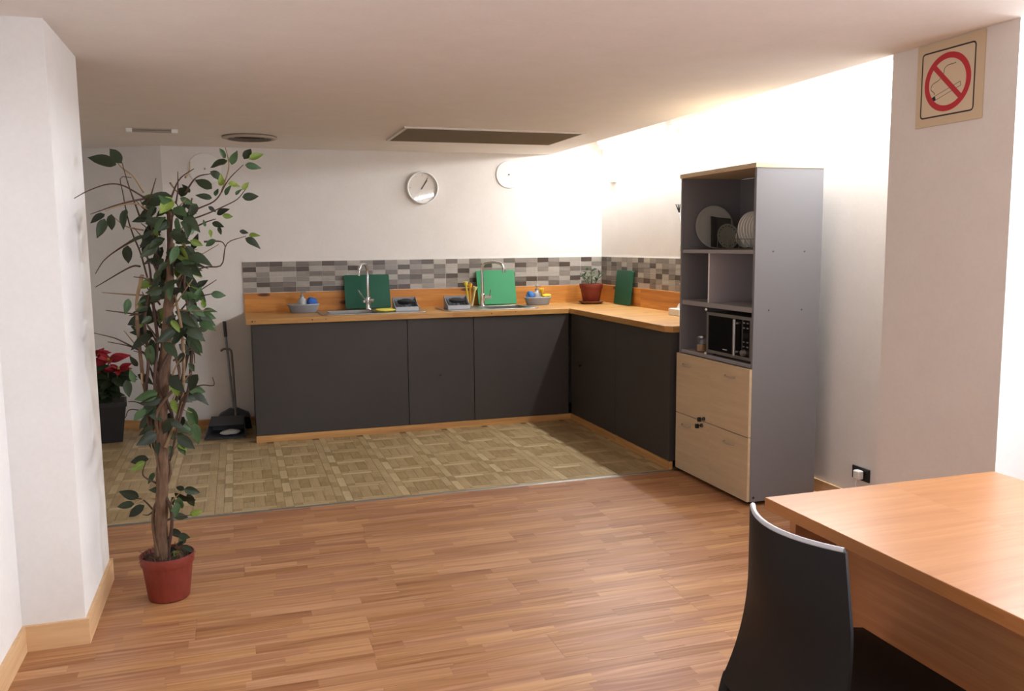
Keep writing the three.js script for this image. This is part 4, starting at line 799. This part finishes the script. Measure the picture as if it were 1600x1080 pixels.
// ------------------------------------------------------------------ ficus
{
  const ZT = -3.74, bp = V(-0.332, 0, ZT);
  const t = thing('ficus', 'tall artificial ficus with variegated leaves in a terracotta pot', 'plant', [bp.x, 0, bp.z]);
  const rel = v => v.sub(t.position);
  const pt = (px, py, dz = 0) => { const v = at(px, py, ZT + dz); v.x = Math.max(v.x, XPL + 0.012); return rel(v); };
  mesh('pot', lathe([[0, 0], [0.078, 0], [0.082, 0.006], [0.1, 0.15], [0.106, 0.152], [0.108, 0.188], [0.103, 0.19], [0.098, 0.155], [0.096, 0.165], [0, 0.165]], 44), terracotta, t);
  const sg = new THREE.CylinderGeometry(0.097, 0.095, 0.012, 28, 1); sg.translate(0, 0.166, 0); mesh('soil', sg, soil, t);
  { const moss = []; for (let k = 0; k < 60; k++) { const a = rr(0, 6.28), r = rr(0.04, 0.1), p = V(Math.cos(a) * r, 0.17, Math.sin(a) * r), q = V(p.x + rr(-0.04, 0.03), p.y + rr(0.0, 0.05), p.z + rr(-0.03, 0.03)); moss.push(taper([p, p.clone().lerp(q, 0.5).add(V(0, 0.012, 0)), q], [0.0022, 0.001], 5, 4)); } const m = mesh('moss_fibre', moss, std({ color: 0x5a3d2c, roughness: 1 }), t); m.userData.kind = 'stuff'; }
  const bark = std({ color: 0x77583f, map: rep(tex(128, 256, (i, j) => grey(215 + 80 * (fbm(i / 5, j / 26, 601, 3) - 0.5))), 1, 1), roughness: 0.85, bumpMap: fineBump, bumpScale: 0.002 });
  const barkPale = std({ color: 0x8d7353, roughness: 0.85 }), barkDark = std({ color: 0x4a3428, roughness: 0.9 });
  mesh('trunk', taper([pt(252, 880), pt(252, 800, 0.01), pt(254, 720), pt(252, 640, -0.01), pt(258, 560), pt(263, 480, 0.01), pt(266, 400), pt(264, 330)], [0.03, 0.025, 0.023, 0.025, 0.024, 0.02, 0.014, 0.008], 60, 12, 0.35), bark, t);
  // vines that wind up the trunk
  const vines = [[[262, 870], [268, 800], [246, 740], [270, 660], [250, 590], [275, 520], [252, 440], [240, 370], [232, 330]], [[246, 870], [240, 800], [266, 740], [244, 650], [280, 590], [262, 510], [285, 430], [290, 360], [300, 310]], [[258, 700], [280, 640], [287, 580], [283, 510], [270, 440], [272, 380]], [[238, 690], [228, 620], [232, 560], [226, 500], [236, 440], [228, 390]], [[250, 690], [242, 600], [246, 530], [240, 460], [262, 400], [270, 330]], [[214, 500], [220, 560], [228, 620], [240, 680], [248, 740]], [[222, 430], [214, 470], [216, 520], [222, 600]], [[272, 640], [292, 560], [296, 500], [288, 440], [296, 390]], [[300, 540], [296, 600], [282, 650], [266, 720]]];
  vines.forEach((v, i) => mesh('vine', taper(v.map(([x, y], k) => pt(x, y, 0.035 * Math.sin(k * 1.9 + i * 1.3))), [0.0075, 0.0065, 0.0035], v.length * 6, 7, 0.3), [barkDark, bark, barkPale, barkDark][i % 4], t));
  const A = (x, y) => [100 + x / 3.375, 200 + y / 3.375], Bc = (x, y) => [100 + x / 2.347, 500 + y / 2.347];
  const twigs = [
    [A, [420, 340], [360, 250], [300, 205], [240, 110]], [A, [430, 370], [300, 300], [230, 297], [130, 330], [20, 372]], [A, [440, 370], [300, 400], [140, 455]], [A, [400, 580], [340, 610], [240, 670]], [A, [400, 570], [300, 630], [210, 700], [165, 770]],
    [A, [400, 730], [360, 730], [165, 840]], [A, [420, 882], [360, 880], [200, 868]], [A, [400, 985], [320, 975], [220, 962]], [A, [440, 790], [400, 650], [370, 580], [340, 490], [310, 340], [300, 260], [355, 262]], [A, [420, 540], [330, 520], [255, 465]], [A, [400, 470], [340, 300], [305, 180]],
    [A, [640, 780], [740, 735], [828, 725], [860, 610], [960, 570]], [A, [600, 740], [720, 670], [815, 615]], [A, [620, 500], [760, 450], [850, 410], [915, 375], [960, 320]], [A, [600, 470], [720, 420], [800, 380], [870, 270], [945, 195]], [A, [830, 340], [870, 200], [850, 100]], [A, [590, 400], [600, 330], [600, 230]], [A, [560, 380], [610, 270], [685, 215]], [A, [640, 260], [660, 230], [665, 178]], [A, [440, 400], [460, 350], [485, 265]], [A, [600, 980], [690, 880], [805, 800]], [A, [600, 960], [690, 965], [780, 960]], [A, [640, 900], [700, 890], [780, 875]], [A, [620, 560], [740, 500], [800, 480]], [A, [560, 290], [590, 330], [620, 360]], [A, [740, 600], [830, 600], [850, 625]], [A, [640, 340], [700, 260], [780, 240]], [A, [460, 440], [380, 400], [290, 410], [215, 440]],
    [Bc, [330, 140], [205, 75], [180, 65], [110, 48]], [Bc, [340, 150], [250, 100], [160, 80]], [Bc, [330, 160], [270, 100], [220, 40]], [Bc, [410, 380], [440, 280], [500, 240], [550, 240], [545, 210]], [Bc, [330, 700], [290, 660], [255, 655]], [Bc, [350, 660], [300, 655], [262, 672]], [Bc, [340, 690], [310, 715], [290, 715]], [Bc, [340, 600], [290, 570], [300, 520]], [Bc, [370, 690], [400, 660], [430, 630]], [Bc, [370, 740], [400, 725], [470, 715]], [Bc, [370, 830], [390, 790], [420, 790]], [Bc, [390, 300], [440, 330], [470, 340]], [Bc, [350, 380], [300, 340], [240, 330], [225, 360]], [Bc, [400, 150], [470, 110], [480, 160]], [Bc, [340, 500], [320, 460], [330, 430]], [Bc, [370, 520], [400, 480], [420, 455]], [Bc, [330, 330], [260, 300], [235, 300]]];
  for (let k = 0; k < 26; k++) { const y = 330 + k * 12, s = k % 3 ? -1 : 1, x0 = 258 + s * 8, L = 18 + 26 * hash(k, 2, 9); twigs.push([(x, yy) => [x, yy], [x0, y + 14], [x0 + s * L * 0.5, y - 4 - 14 * hash(k, 4, 9)], [x0 + s * L, y - 10 - 34 * hash(k, 6, 9)]]); }
  twigs.forEach(([f, ...p], i) => { const e = (hash(i, 3, 5) - 0.5) * 0.26, n = p.length; mesh('twig', taper(p.map((q, k) => pt(...f(...q), e * k / (n - 1))), [0.0042, 0.003, 0.0016], n * 4, 6), i % 3 ? barkDark : barkPale, t); });
  const LA = `275 195 130 135 0|305 185 225 95 0|215 455 135 495 0|215 480 175 580 0|250 455 245 550 0|330 430 300 530 0|335 620 335 720 0|570 360 405 400 0|850 160 815 105 1|885 195 905 110 1|950 165 990 95 0|975 165 1055 130 2|955 195 1040 208 1|860 175 755 190 0|815 190 862 172 2|770 230 858 275 0|825 305 830 245 2|780 320 690 260 0|665 340 625 300 0|780 370 700 350 0|800 360 805 308 1|850 355 870 300 1|865 295 935 295 2|905 355 935 318 1|940 325 975 285 2|940 365 1028 360 0|805 455 870 425 0|835 462 890 468 2|760 415 800 445 0|745 520 735 485 1|780 500 845 525 0|815 520 830 565 0|765 535 780 580 2|800 590 740 625 1|925 545 972 555 0|975 565 1030 565 2|955 580 1040 620 0|665 595 735 620 2|640 640 625 590 2|475 585 490 520 2|500 600 395 605 0|560 520 420 480 0|620 640 700 730 0|655 800 720 860 2|700 840 760 805 0|690 920 720 840 1|775 875 855 885 1|740 950 730 900 2|735 960 805 960 1|480 800 390 850 2|340 900 320 985 1|400 920 395 1000 2|520 950 495 1040 2|450 880 380 1000 0|440 930 440 1010 0|720 975 800 1005 1|700 990 800 1040 1|620 990 700 1050 0|440 1075 345 1050 0|600 620 560 720 1|600 780 640 880 0|560 700 520 800 0|680 640 700 560 0|700 400 660 470 0|640 420 700 390 0|480 430 410 480 0|520 470 430 560 0|660 530 640 440 0|700 700 640 780 1`;
  const LB = `330 60 240 30 0|440 20 515 70 0|470 60 440 85 0|320 70 330 130 0|490 200 455 262 0|455 160 485 190 0|440 120 420 160 0|270 200 330 235 0|270 170 240 130 0|230 220 240 285 0|345 295 280 290 2|400 290 410 345 2|455 320 490 400 1|480 380 490 460 1|440 355 415 400 0|330 350 270 400 0|330 430 325 490 0|390 460 385 520 1|420 450 445 500 1|450 430 420 450 1|310 510 240 520 0|300 520 240 555 2|330 560 310 600 1|360 600 350 630 1|275 650 200 630 0|258 675 192 685 0|295 680 232 725 0|440 620 500 635 0|450 640 485 690 0|420 650 430 700 1|440 625 410 610 0|400 720 455 725 0|460 715 510 700 2|390 700 420 690 1|390 770 440 800 0|420 790 465 800 0|430 830 475 850 0|400 850 440 885 2|410 830 440 810 0|300 330 250 370 1|400 360 360 420 0|320 390 290 430 0|370 400 420 440 1|260 230 240 180 1|420 200 400 250 0|400 90 430 40 0|420 90 470 130 0|300 400 330 440 0`;
  const camDir = V(0.05, 0.25, 1).normalize();
  const place = (f, str) => str.split('|').forEach((s, i) => {
    const [a, b, c, d, k] = s.split(' ').map(Number), e = (hash(i, k, 7) - 0.5) * 0.2;
    const Bp = pt(...f(a, b), e), Tp = pt(...f(c, d), e + rr(-0.03, 0.03));
    const mat = k === 2 ? leafLight[i % 2] : k === 1 ? leafMid[i % 2] : leafDark[i % 4];
    putLeaf(t, Bp, Tp, camDir.clone().add(V(rr(-0.5, 0.5), rr(-0.3, 0.5), 0)).normalize(), mat, rr(0.72, 0.95));
  });
  place(A, LA); place(Bc, LB);
  // denser foliage round the stem
  const mass = [[270, 330, 34, 26, 26], [262, 370, 30, 30, 30], [270, 410, 28, 34, 26], [280, 440, 30, 26, 14], [258, 480, 34, 26, 20], [292, 510, 24, 30, 14], [240, 520, 24, 30, 10], [268, 620, 34, 34, 18], [262, 670, 30, 30, 14], [272, 770, 22, 18, 4], [280, 860, 14, 10, 4]];
  for (const [x, y, sx, sy, n] of mass) for (let k = 0; k < n; k++) {
    const a = rr(0, 6.28), r = Math.sqrt(rnd()), e = rr(-0.11, 0.11), Bp = pt(x + Math.cos(a) * r * sx, y + Math.sin(a) * r * sy, e);
    const dir = V(Math.cos(a) * 0.8 + rr(-0.5, 0.5), -Math.sin(a) * 0.3 - rr(0, 0.8), e * 4 + rr(-0.5, 0.5)).normalize().multiplyScalar(rr(0.055, 0.1));
    putLeaf(t, Bp, Bp.clone().add(dir), camDir.clone().add(V(rr(-1, 1), rr(-0.5, 0.9), rr(-0.4, 0.3))).normalize(), k % 17 === 5 ? leafLight[k % 2] : k % 5 === 0 ? leafMid[k % 2] : leafDark[k % 4], rr(0.7, 1.0));
  }
}
renderer.render(scene, camera);
